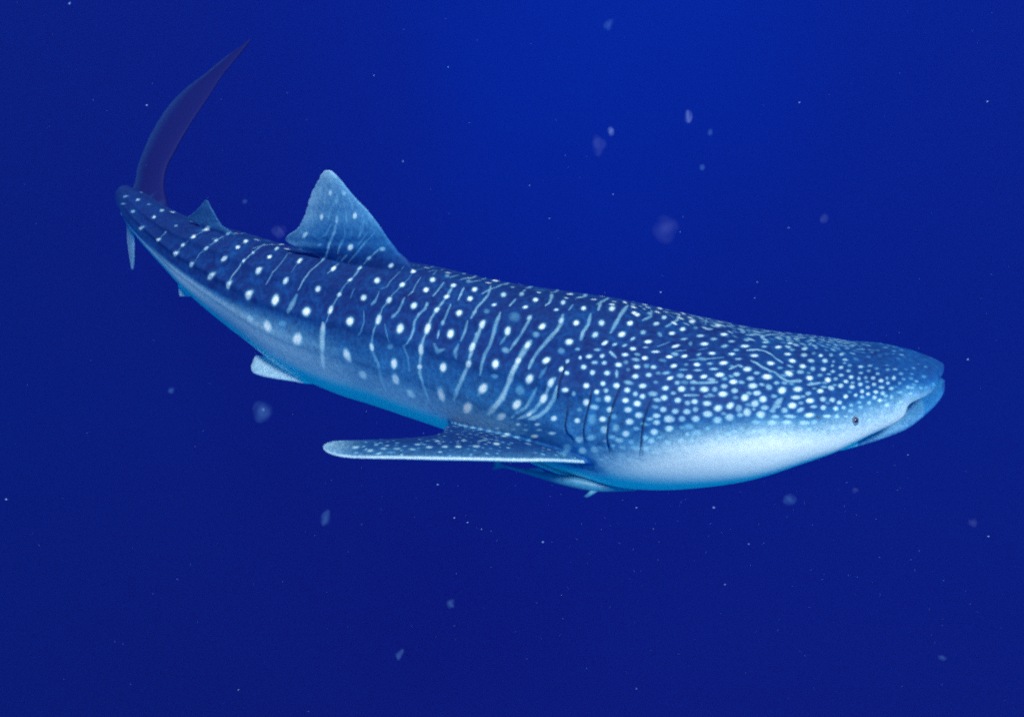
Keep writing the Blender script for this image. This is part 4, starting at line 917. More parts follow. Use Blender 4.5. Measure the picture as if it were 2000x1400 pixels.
    [[[0.117,4.213,-2.331],[0.102,4.183,-2.344],[0.087,4.152,-2.357],[0.07,4.108,-2.365],[0.054,4.089,-2.388],[0.035,4.082,-2.414],[0.015,4.071,-2.437],[0.002,4.06,-2.453],[-0.011,4.049,-2.469]],0.0085,0.42],
    [[[0.245,4.416,-2.304],[0.236,4.358,-2.296],[0.229,4.316,-2.296],[0.215,4.299,-2.299],[0.201,4.283,-2.302]],0.0068,0.5],
    [[[0.369,4.277,-2.291],[0.354,4.245,-2.292],[0.339,4.218,-2.296]],0.005,0.4],
    [[[0.302,4.183,-2.307],[0.295,4.147,-2.316],[0.289,4.114,-2.328],[0.274,4.09,-2.34],[0.258,4.063,-2.35],[0.228,4.019,-2.362],[0.199,4.006,-2.391],[0.174,3.998,-2.419],[0.149,3.985,-2.445],[0.133,3.97,-2.466],[0.117,3.956,-2.487],[0.107,3.943,-2.505],[0.098,3.928,-2.522]],0.0111,0.45],
    [[[0.111,4.045,-2.406],[0.101,4.041,-2.418],[0.091,4.036,-2.43],[0.063,4.009,-2.467],[0.036,3.985,-2.505],[0.019,3.961,-2.532],[0.002,3.938,-2.559],[-0.011,3.934,-2.598],[-0.024,3.928,-2.637],[-0.04,3.92,-2.675],[-0.056,3.915,-2.715],[-0.076,3.916,-2.747],[-0.096,3.917,-2.779],[-0.12,3.929,-2.82],[-0.144,3.946,-2.865]],0.0148,0.6],
    [[[-0.18,4.216,-2.393],[-0.195,4.205,-2.421],[-0.21,4.19,-2.447],[-0.224,4.167,-2.475],[-0.239,4.145,-2.505]],0.0099,0.4],
    [[[0.141,3.845,-2.604],[0.126,3.84,-2.639],[0.11,3.834,-2.673],[0.095,3.832,-2.703],[0.079,3.831,-2.734],[0.05,3.839,-2.76],[0.022,3.85,-2.787]],0.0095,0.38],
    [[[0.246,3.831,-2.527],[0.234,3.823,-2.537],[0.221,3.817,-2.548],[0.202,3.81,-2.598],[0.182,3.802,-2.648],[0.159,3.801,-2.683],[0.136,3.801,-2.721],[0.111,3.807,-2.748],[0.086,3.814,-2.777],[0.06,3.827,-2.798],[0.035,3.844,-2.823]],0.0107,0.45],
    [[[0.258,3.789,-2.559],[0.246,3.784,-2.601],[0.234,3.775,-2.64],[0.216,3.771,-2.672],[0.198,3.769,-2.706],[0.173,3.775,-2.733],[0.149,3.78,-2.76],[0.124,3.791,-2.778],[0.099,3.804,-2.797]],0.0131,0.55],
    [[[-0.037,4.118,-2.419],[-0.053,4.108,-2.44],[-0.07,4.095,-2.459]],0.0078,0.3],
    [[[0.198,3.899,-2.496],[0.179,3.883,-2.519],[0.16,3.863,-2.54]],0.0114,0.2],
    [[[-0.209,3.987,-2.756],[-0.191,3.986,-2.729],[-0.174,3.985,-2.703]],0.0099,0.3],
    [[[0.552,4.387,-2.319],[0.529,4.272,-2.292],[0.513,4.204,-2.288]],0.0089,0.45],
    [[[0.465,4.169,-2.292],[0.454,4.119,-2.301],[0.445,4.075,-2.313],[0.428,4.049,-2.323],[0.41,4.024,-2.335],[0.403,3.997,-2.345],[0.394,3.964,-2.351]],0.0091,0.42],
    [[[0.709,4.342,-2.33],[0.675,4.244,-2.305],[0.648,4.18,-2.298],[0.625,4.123,-2.299],[0.604,4.076,-2.306],[0.585,4.035,-2.315],[0.566,3.998,-2.327]],0.0092,0.48],
    [[[0.849,4.305,-2.344],[0.834,4.232,-2.326],[0.822,4.178,-2.319],[0.792,4.145,-2.313],[0.764,4.117,-2.311]],0.0081,0.4],
    [[[1.024,4.31,-2.377],[1.002,4.236,-2.355],[0.985,4.182,-2.344],[0.941,4.123,-2.333],[0.9,4.076,-2.328]],0.0089,0.5],
    [[[0.365,4.277,-2.291],[0.351,4.245,-2.292],[0.338,4.218,-2.296]],0.005,0.4],
    [[[0.898,3.932,-2.346],[0.861,3.913,-2.349],[0.824,3.895,-2.354]],0.0048,0.35],
    [[[0.554,3.861,-2.369],[0.568,3.843,-2.376],[0.583,3.828,-2.385]],0.0087,0.5],
    [[[1.194,4.311,-2.408],[1.171,4.23,-2.382],[1.154,4.174,-2.369]],0.0069,0.35],
    [[[0.988,3.799,-2.385],[1.034,3.804,-2.384],[1.082,3.81,-2.384],[1.136,3.82,-2.385],[1.191,3.832,-2.387]],0.0047,0.4],
    [[[0.923,3.865,-2.364],[0.955,3.868,-2.364],[0.986,3.871,-2.364]],0.0041,0.35],
    [[[1.049,3.875,-2.366],[1.079,3.886,-2.366],[1.11,3.899,-2.367]],0.0041,0.35],
    [[[1.206,3.747,-2.41],[1.237,3.765,-2.407],[1.269,3.785,-2.405]],0.0076,0.5],
    [[[0.975,3.659,-2.446],[1.016,3.658,-2.443],[1.058,3.658,-2.442],[1.091,3.659,-2.441],[1.124,3.661,-2.44]],0.0068,0.45],
    [[[0.939,3.602,-2.487],[0.977,3.599,-2.484],[1.015,3.596,-2.482]],0.0079,0.5],
    [[[1.043,3.588,-2.484],[1.07,3.588,-2.482],[1.096,3.588,-2.48]],0.0073,0.4],
    [[[1.342,3.918,-2.394],[1.374,3.93,-2.398],[1.407,3.942,-2.402],[1.428,3.939,-2.406],[1.449,3.937,-2.409],[1.464,3.924,-2.411],[1.479,3.911,-2.414],[1.49,3.89,-2.417],[1.5,3.87,-2.419],[1.514,3.853,-2.422],[1.528,3.835,-2.425]],0.0065,0.55],
    [[[1.342,3.827,-2.405],[1.358,3.818,-2.408],[1.374,3.809,-2.412],[1.386,3.794,-2.416],[1.399,3.78,-2.42],[1.415,3.771,-2.424],[1.431,3.762,-2.427],[1.447,3.755,-2.43],[1.464,3.748,-2.433],[1.475,3.73,-2.438],[1.486,3.713,-2.443],[1.501,3.701,-2.447],[1.516,3.688,-2.451],[1.536,3.689,-2.452],[1.557,3.69,-2.453],[1.575,3.692,-2.453],[1.593,3.694,-2.452]],0.0075,0.55],
    [[[1.626,3.665,-2.46],[1.642,3.668,-2.459],[1.658,3.671,-2.458],[1.673,3.674,-2.457],[1.689,3.678,-2.456]],0.008,0.5],
    [[[1.405,3.52,-2.519],[1.418,3.534,-2.511],[1.43,3.548,-2.503],[1.445,3.562,-2.496],[1.46,3.576,-2.49]],0.0129,0.5],
    [[[0.14,3.798,-2.724],[0.111,3.806,-2.751],[0.082,3.815,-2.78],[0.058,3.828,-2.801],[0.033,3.845,-2.824]],0.008,0.55],
    [[[-1.242,5.09,-1.818],[-1.26,5.103,-1.853],[-1.277,5.113,-1.887],[-1.27,5.107,-1.9],[-1.263,5.1,-1.913]],0.0091,0.25],
    [[[-1.153,5.028,-1.923],[-1.174,5.04,-1.947],[-1.196,5.054,-1.971],[-1.21,5.065,-1.999],[-1.224,5.073,-2.025],[-1.229,5.073,-2.053],[-1.234,5.073,-2.08]],0.009,0.25],
    [[[-1.169,5.033,-2.056],[-1.182,5.038,-2.101],[-1.196,5.046,-2.147],[-1.222,5.061,-2.194],[-1.248,5.079,-2.242],[-1.259,5.079,-2.275],[-1.274,5.093,-2.314]],0.0083,0.45],
    [[[-1.1,5.0,-1.92],[-1.097,4.998,-1.957],[-1.093,4.996,-1.994],[-1.094,4.992,-2.027],[-1.096,4.988,-2.061]],0.0082,0.25],
    [[[-1.148,5.018,-2.191],[-1.169,5.023,-2.246],[-1.191,5.038,-2.305]],0.0069,0.35],
    [[[-0.898,4.887,-2.087],[-0.932,4.9,-2.124],[-0.968,4.919,-2.164],[-1.003,4.928,-2.207],[-1.039,4.943,-2.254],[-1.077,4.966,-2.3],[-1.118,5.0,-2.353]],0.0051,0.3],
    [[[-1.373,5.159,-2.212],[-1.349,5.143,-2.229],[-1.326,5.131,-2.249],[-1.303,5.115,-2.238],[-1.28,5.099,-2.227]],0.0071,0.2],
    [[[-1.128,5.014,-1.948],[-1.139,5.022,-1.974],[-1.151,5.028,-2.0]],0.0075,0.25],
    [[[-1.052,4.963,-2.066],[-1.06,4.967,-2.106],[-1.069,4.971,-2.147]],0.0052,0.2],
    [[[-0.988,4.93,-2.052],[-0.999,4.934,-2.088],[-1.011,4.939,-2.125]],0.0052,0.2],
    [[[-1.33,5.146,-1.96],[-1.344,5.154,-1.998],[-1.359,5.165,-2.038],[-1.373,5.173,-2.073],[-1.385,5.177,-2.107]],0.0062,0.15],
    [[[-1.246,5.088,-1.916],[-1.248,5.088,-1.946],[-1.251,5.089,-1.977],[-1.262,5.098,-2.008],[-1.272,5.105,-2.038]],0.0053,0.3],
    [[[-1.221,5.062,-2.107],[-1.242,5.075,-2.144],[-1.264,5.088,-2.181],[-1.293,5.106,-2.205],[-1.323,5.127,-2.23]],0.0054,0.28],
    [[[-1.065,4.987,-1.877],[-1.055,4.98,-1.897],[-1.046,4.974,-1.918],[-1.044,4.972,-1.939],[-1.043,4.972,-1.962]],0.0052,0.25],
    [[[-0.969,4.926,-2.02],[-0.976,4.924,-2.05],[-0.983,4.926,-2.081],[-1.002,4.935,-2.116],[-1.022,4.946,-2.152]],0.0059,0.28],
    [[[-1.164,5.037,-1.851],[-1.154,5.03,-1.867],[-1.144,5.024,-1.884],[-1.148,5.026,-1.903],[-1.153,5.028,-1.923]],0.0045,0.3],
    [[[-1.365,5.166,-2.086],[-1.364,5.161,-2.116],[-1.364,5.157,-2.146]],0.0047,0.22],
    [[[-1.304,5.133,-1.894],[-1.314,5.138,-1.919],[-1.323,5.143,-1.944]],0.0046,0.25],
    [[[-0.944,4.907,-2.089],[-0.967,4.917,-2.12],[-0.99,4.93,-2.153],[-1.009,4.94,-2.177],[-1.026,4.945,-2.199]],0.0044,0.28],
    [[[-1.118,5.0,-2.081],[-1.118,4.999,-2.116],[-1.118,4.999,-2.151],[-1.136,5.012,-2.192],[-1.153,5.017,-2.231]],0.0045,0.28],
    [[[-1.194,5.06,-1.77],[-1.188,5.054,-1.79],[-1.183,5.05,-1.811]],0.0045,0.22],
    [[[-1.169,5.025,-2.316],[-1.201,5.055,-2.354],[-1.23,5.07,-2.386]],0.0035,0.3],
    [[[-0.994,4.916,-2.314],[-1.029,4.922,-2.357],[-1.052,4.871,-2.373],[-1.065,4.826,-2.392],[-1.075,4.774,-2.406]],0.0034,0.25],
    [[[-0.495,4.834,-2.331],[-0.503,4.76,-2.311],[-0.513,4.717,-2.306]],0.0033,0.3],
    [[[-0.808,4.443,-2.519],[-0.798,4.409,-2.54],[-0.789,4.38,-2.563],[-0.783,4.37,-2.585],[-0.777,4.363,-2.609]],0.0056,0.25],
    [[[-0.999,4.451,-2.89],[-1.016,4.46,-2.861],[-1.033,4.469,-2.832]],0.0059,0.2],
    [[[-0.722,4.288,-2.927],[-0.709,4.285,-2.951],[-0.697,4.283,-2.976]],0.0057,0.2],
]
GILLS = [[[0.3224, 3.7281, -2.6327], [0.3109, 3.7104, -2.6888], [0.3017, 3.6936, -2.7539], [0.313, 3.6787, -2.7975], [0.3351, 3.6678, -2.8166], [0.3583, 3.6586, -2.861]], [[0.4568, 3.7388, -2.5126], [0.437, 3.6986, -2.552], [0.4264, 3.68, -2.6138], [0.4096, 3.6561, -2.6875], [0.4022, 3.6368, -2.7578], [0.4145, 3.6262, -2.8357]], [[0.6111, 3.719, -2.4699], [0.5658, 3.6465, -2.5455], [0.5433, 3.6131, -2.6258], [0.5276, 3.582, -2.7162], [0.5329, 3.5616, -2.7851], [0.5518, 3.5555, -2.8505]], [[0.7709, 3.6261, -2.5019], [0.7265, 3.5606, -2.5803], [0.7103, 3.5251, -2.6581], [0.7069, 3.4997, -2.7291], [0.7097, 3.4897, -2.8133]], [[0.3062, 3.8888, -2.4472], [0.2931, 3.8545, -2.4848], [0.2608, 3.7897, -2.5543], [0.254, 3.7571, -2.6532]]]
EYE = [1.8378, 3.4711, -2.5598]
SPIR = [1.6379, 3.4798, -2.5458]
REMORA = [[0.741, 3.696, -3.238], [0.632, 3.695, -3.221], [0.524, 3.698, -3.216], [0.416, 3.706, -3.203], [0.31, 3.733, -3.198], [0.203, 3.777, -3.203], [0.095, 3.829, -3.214], [0.0, 3.871, -3.221], [-0.07, 3.903, -3.227]]


# skin tone: angle on the flank (degrees) below which the skin turns pale, by station, and how soft the change is
PALE = [(0, -14, 22), (2, -6, 22), (4.4, 8, 20), (5.4, 9, 18), (6.6, 11, 12), (7.5, 16, 11), (8.4, 14, 11), (9.2, 8, 14), (9.6, 3, 16), (10.2, -5, 18), (10.8, -14, 18), (11.4, -20, 20), (12.1, -8, 30), (13.3, -7, 32), (14.4, -8, 30),
        (15.6, -5, 32), (16.3, 3, 33), (16.9, 9, 32), (17.5, 13, 27), (18.2, 16, 18), (19, 12, 10), (20, 9, 9), (21, 8, 9), (22, 4, 9), (23, -6, 12), (25, -25, 16)]

def smooth01(x):
    x = np.clip(x, 0, 1); return x * x * (3 - 2 * x)

def paint(me):
    n = len(me.vertices)
    co = np.empty(n * 3); me.vertices.foreach_get("co", co); P = co.reshape(-1, 3)
    no = np.empty(n * 3); me.vertices.foreach_get("normal", no); N = no.reshape(-1, 3)
    t, phi, rho, a, b, idx = body_coords(P)
    deg = np.degrees(phi)
    deg = np.where(deg > 90, 180 - deg, np.where(deg < -90, -180 - deg, deg))   # same on both flanks
    pt = np.array(PALE)
    ph0 = np.interp(t, pt[:, 0], pt[:, 1]); pw = np.interp(t, pt[:, 0], pt[:, 2])
    pale = smooth01(.5 - (deg - ph0) / (2 * pw))
    flank = smooth01((48 - deg) / 50) * smooth01((t - 8) / 3) * smooth01((20 - t) / 4)
    pale = np.maximum(pale, .21 * flank)
    # on the flank the pale skin stays a shade under the white of the spots
    trunk = smooth01((t - 9.5) / 2) * smooth01((21 - t) / 2) * smooth01((deg + 34) / 20)
    pale = pale * (1 - .36 * trunk)
    # fins: nearest source piece
    kd = KDTree(sum(len(v) for _, v, _ in PIECES))
    lab = []; k = 0
    for q, (nm, v, f) in enumerate(PIECES):
        for p in v: kd.insert(p, k); lab.append(q); k += 1
    kd.balance(); lab = np.array(lab)
    cand = (rho > 1.04) | (t > 24.4) | (t < 5)
    ci = np.nonzero(cand)[0]
    src = np.zeros(n, int)
    src[ci] = lab[[kd.find(P[i])[1] for i in ci]]
    names = [p[0] for p in PIECES]
    spot = np.zeros(n); dark = np.zeros(n)
    def isp(nm): return src == names.index(nm)
    for nm in ("pectoral", "pectoral_far"):
        m = isp(nm)
        rows = np.array(FINS["pectoral"]); LE, TE = rows[:, 0], rows[:, 1]
        if nm.endswith("far"): 
            q = mirror_pts(PIECES[names.index("pectoral")][1]); 
            X = np.concatenate([LE, TE]); c = PIECES[names.index("pectoral")][1].mean(0)
            i = int(((BS[:, :3] - c) ** 2).sum(1).argmin()); nn = BR[i]
            X = droop(X - 2 * ((X - BS[i, :3]) @ nn)[:, None] * nn, None); LE, TE = X[:len(LE)], X[len(LE):]
        A = spline(np.concatenate([LE, TE], 1), 70)
        le, te = A[:, :3], A[:, 3:]
        pp = P[m]
        le = le[::3]
        # chordwise position: distance to leading edge polyline
        dle = np.min(np.linalg.norm(pp[:, None] - le[None], axis=2), axis=1)
        under = smooth01((-N[m, 2] - .15) / .3) * smooth01((rho[m] - 1.06) / .05)
        edge = np.exp(-(dle / .014) ** 2)
        tipd = np.linalg.norm(pp - le[-1], axis=1)
        tip = .45 * np.exp(-(tipd / .20) ** 2)
        w = smooth01((rho[m] - .975) / .03)
        pale[m] = pale[m] * (1 - w) + w * np.maximum.reduce([under * .85, edge * .95, tip, .16 * np.exp(-(dle / .11) ** 2)])
    m = isp("first_dorsal")
    if m.any():
        A = spline(np.array(FINS["first_dorsal"]).reshape(-1, 6), 10)
        te = A[20:, 3:]; le = A[:, :3]
        dte = np.min(np.linalg.norm(P[m][:, None] - te[None], axis=2), axis=1)
        hgt = smooth01((rho[m] - 1.0) / .9)
        pale[m] = np.maximum(pale[m], .31 * hgt + .22 * np.exp(-(dte / .12) ** 2) * smooth01((rho[m] - 1.05) / .2))
        pale[m] = np.minimum(pale[m], .6)
    for nm, v0 in (("second_dorsal", .14), ("anal", .5), ("pelvic", .55), ("pelvic_far", .55), ("caudal_lower", .45)):
        m = isp(nm); w = smooth01((rho[m] - 1.03) / .08) if nm != "caudal_lower" else 1.0
        pale[m] = pale[m] * (1 - w) + v0 * w
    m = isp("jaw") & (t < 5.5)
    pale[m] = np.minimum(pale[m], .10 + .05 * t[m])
    m = isp("caudal_upper")
    if m.any():
        A = spline(np.array(FINS["caudal_upper"]).reshape(-1, 6), 10)
        le, te = A[:, :3], A[:, 3:]
        dl = np.min(np.linalg.norm(P[m][:, None] - le[None], axis=2), axis=1)
        dt = np.min(np.linalg.norm(P[m][:, None] - te[None], axis=2), axis=1)
        q = dt / (dl + dt + 1e-6)
        pale[m] = .0 + .06 * smooth01(1 - q * 2.2)
        dark[m] = 1.0
    # skin is dark by the fin's root; crease shade painted into the colour too
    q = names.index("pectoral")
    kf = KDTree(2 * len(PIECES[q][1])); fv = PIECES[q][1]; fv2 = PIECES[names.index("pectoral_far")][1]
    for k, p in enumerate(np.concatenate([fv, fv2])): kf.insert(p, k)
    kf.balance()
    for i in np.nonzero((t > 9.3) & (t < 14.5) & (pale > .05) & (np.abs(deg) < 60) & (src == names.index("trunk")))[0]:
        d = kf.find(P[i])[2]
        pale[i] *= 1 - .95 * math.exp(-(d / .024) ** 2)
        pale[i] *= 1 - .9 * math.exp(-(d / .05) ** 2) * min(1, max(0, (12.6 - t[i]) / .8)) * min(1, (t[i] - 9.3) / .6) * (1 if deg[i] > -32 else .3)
    # ---------------- marks: each a soft ellipse lying on the skin
    kd = KDTree(n)
    for i in range(n): kd.insert(P[i], i)
    kd.balance()
    halo = np.zeros(n)
    def blob(c, p, q, inten, ring):
        nn = np.cross(p, q); L = np.linalg.norm(nn)
        if L < 1e-9: return
        nn /= L
        pl, ql = np.linalg.norm(p), np.linalg.norm(q)
        rad = max(pl, ql) * (3.4 if ring else 2.4) + .004
        hit = kd.find_range(c, rad)
        if not hit: return
        ids = np.array([h[1] for h in hit]); d = P[ids] - c
        M = np.linalg.inv(np.stack([p, q, nn], 1))
        uvw = d @ M.T
        r = np.hypot(uvw[:, 0], uvw[:, 1]); dn = np.abs(uvw[:, 2])
        ok = np.clip(1.6 - dn / .06, 0, 1)
        val = inten * smooth01((1.26 - r) / .86) * ok
        spot[ids] = np.maximum(spot[ids], val)
        spot[ids] = np.maximum(spot[ids], .16 * inten * np.exp(-(r / 1.25) ** 2) * ok)
        if ring:
            r2 = np.linalg.norm(d, axis=1) / math.sqrt(pl * ql)
            g = .11 * np.exp(-((r2 - 2.75) / .7) ** 2) - .09 * np.exp(-((r2 - 1.75) / .5) ** 2)
            halo[ids] += g * ok * inten
    def seg(a, b, wa, wb, ia, ib):
        L = np.linalg.norm(b - a)
        if L < 1e-6: return
        c = (a + b) / 2
        hit = kd.find_range(c, L / 2 + max(wa, wb) * 1.6 + .004)
        if not hit: return
        ids = np.array([h[1] for h in hit]); d = P[ids] - a
        s = np.clip(d @ (b - a) / L ** 2, 0, 1)
        r = np.linalg.norm(d - s[:, None] * (b - a), axis=1)
        w = wa + (wb - wa) * s
        val = (ia + (ib - ia) * s) * smooth01((1.45 - r / w) / 1.15)
        spot[ids] = np.maximum(spot[ids], val)
    def refl(c, *vs):
        i = int(((BS[:, :3] - c) ** 2).sum(1).argmin()); nn = BR[i]
        f = lambda v: v - 2 * (v @ nn) * nn
        return (BS[i, :3] + f(c - BS[i, :3]),) + tuple(f(v) for v in vs)
    for x in SPOTS:
        c, p, q, inten = np.array(x[0:3]), np.array(x[3:6]), np.array(x[6:9]), x[9]
        i = int(((BS[:, :3] - c) ** 2).sum(1).argmin())
        side = (c - BS[i, :3]) @ BR[i]
        ring = inten > .9 and math.sqrt(np.linalg.norm(p) * np.linalg.norm(q)) > .017 and 9 < TT[i] < 22
        blob(c, p, q, inten, ring)
        if side > .06: blob(*refl(c, p, q), inten * (.6 if TT[i] < 9 else 1), ring)
    for pts, w, inten in STREAKS:
        w *= 1.22; inten = min(1, inten * .98)
        pts = [np.array(p) for p in pts]
        nseg = len(pts) - 1
        i = int(((BS[:, :3] - pts[nseg // 2]) ** 2).sum(1).argmin())
        side = np.mean([(p - BS[i, :3]) @ BR[i] for p in pts])
        jit = RNG.uniform(.75, 1.25, nseg + 1); jin = RNG.uniform(.7, 1.15, nseg + 1)
        jit[0] *= .6; jit[-1] *= .6
        for k in range(nseg):
            seg(pts[k], pts[k + 1], w * jit[k], w * jit[k + 1], inten * jin[k], inten * jin[k + 1])
            if side > .06:
                (r1,), (r2,) = refl(pts[k]), refl(pts[k + 1])
                seg(r1, r2, w * jit[k], w * jit[k + 1], inten * jin[k], inten * jin[k + 1])
    # fine crowded freckles on snout and top of head, which fade out towards the nose
    headsel = np.nonzero((t < 9) & (rho < 1.05))[0]
    headsel = headsel[(t[headsel] < 7)]
    sub = RNG.choice(headsel, 900, replace=False)
    placed = KDTree(2600); cnt = 0
    pts_acc = [np.array(x[0:3]) for x in SPOTS]
    acc = np.array(pts_acc) if pts_acc else np.zeros((0, 3))
    for i in sub:
        if pale[i] > .5 or deg[i] < 5: continue
        if len(acc) and np.min(((acc - P[i]) ** 2).sum(1)) < (.027 + .004 * t[i]) ** 2: continue
        acc = np.vstack([acc, P[i]])
        nn = N[i]; u = np.cross(nn, [0, 0, 1.]); u /= np.linalg.norm(u) + 1e-9; v = np.cross(nn, u)
        r = (.0085 + .0012 * t[i]) * RNG.uniform(.8, 1.2)
        blob(P[i], u * r * 1.15, v * r, (.12 + .05 * t[i]) * RNG.uniform(.6, 1.1) * (1 if deg[i] < 45 else .55), False)
    fill = np.nonzero((t > 3) & (t < 10.4) & (rho < 1.05) & (deg > -12) & (deg < 62))[0]
    for i in RNG.choice(fill, 1500, replace=False):
        gap = .017 + .0022 * t[i]
        if np.min(((acc - P[i]) ** 2).sum(1)) < gap ** 2: continue
        acc = np.vstack([acc, P[i]])
        nn = N[i]; u = BT[idx[i]] - nn * (nn @ BT[idx[i]]); u /= np.linalg.norm(u) + 1e-9; v = np.cross(nn, u)
        rr = (.0048 + .0009 * t[i]) * RNG.uniform(.8, 1.3)
        blob(P[i], u * rr * RNG.uniform(1.1, 2.0), v * rr, RNG.uniform(.25, .5), False)
    finv = np.nonzero((isp("pectoral") | isp("pectoral_far")) & (rho > 1.06) & (N[:, 2] > 0))[0]
    for i in RNG.choice(finv, 420, replace=False):
        if np.min(((acc - P[i]) ** 2).sum(1)) < .032 ** 2: continue
        acc = np.vstack([acc, P[i]])
        nn = N[i]; u = np.cross(nn, [0, 0, 1.]); u /= np.linalg.norm(u) + 1e-9; v = np.cross(nn, u)
        rr = RNG.uniform(.005, .010)
        blob(P[i], u * rr * 1.5, v * rr * 1.1, RNG.uniform(.3, .6), False)
    spot = np.clip(spot, 0, 1)
    attr = me.color_attributes.new("skin", 'FLOAT_COLOR', 'POINT')
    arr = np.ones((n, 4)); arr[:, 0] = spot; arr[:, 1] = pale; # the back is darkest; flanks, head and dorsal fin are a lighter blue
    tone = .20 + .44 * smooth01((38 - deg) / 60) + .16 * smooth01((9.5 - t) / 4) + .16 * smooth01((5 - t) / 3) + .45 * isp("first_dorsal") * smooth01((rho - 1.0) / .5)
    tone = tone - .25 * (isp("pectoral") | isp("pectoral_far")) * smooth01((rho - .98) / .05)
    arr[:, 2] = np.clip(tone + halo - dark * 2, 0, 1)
    attr.data.foreach_set("color", arr.ravel())

def groove(me):
    n = len(me.vertices)
    co = np.empty(n * 3); me.vertices.foreach_get("co", co); P = co.reshape(-1, 3)
    no = np.empty(n * 3); me.vertices.foreach_get("normal", no); N = no.reshape(-1, 3)
    kd = KDTree(n)
    for i in range(n): kd.insert(P[i], i)
    kd.balance()
    disp = np.zeros(n)
    for pts in GILLS:
        for far in (False, True):
            Q = spline(np.array(pts), 6)
            if far: 
                Q = np.array([BS[i, :3] + (q - BS[i, :3]) - 2 * ((q - BS[i, :3]) @ BR[i]) * BR[i] for q in Q for i in [int(((BS[:, :3] - q) ** 2).sum(1).argmin())]])
            best = {}
            for a, b in zip(Q[:-1], Q[1:]):
                c = (a + b) / 2; L = np.linalg.norm(b - a)
                for _, i, _d in kd.find_range(c, L / 2 + .06):
                    d = P[i] - a; s = min(1, max(0, d @ (b - a) / L ** 2)); e = d - s * (b - a); r = np.linalg.norm(e)
                    if i not in best or r < best[i][0]:
                        sg = 1 if (e @ BT[int(((BS[::7, :3] - c) ** 2).sum(1).argmin()) * 7]) > 0 else -1
                        best[i] = (r, sg)
            for i, (r, sg) in best.items():
                e_ = min(np.linalg.norm(P[i] - Q[0]), np.linalg.norm(P[i] - Q[-1])); tp = min(1, max(0, (e_ - .012) / .06))
                # sharp furrow, with the flap in front of it standing a little proud
                disp[i] += -.008 * tp * math.exp(-(r / .006) ** 2) + tp * (.010 * math.exp(-((r - .018) / .016) ** 2) if sg > 0 else 0)
    P = P + N * disp[:, None]
    me.vertices.foreach_set("co", P.ravel()); me.update()

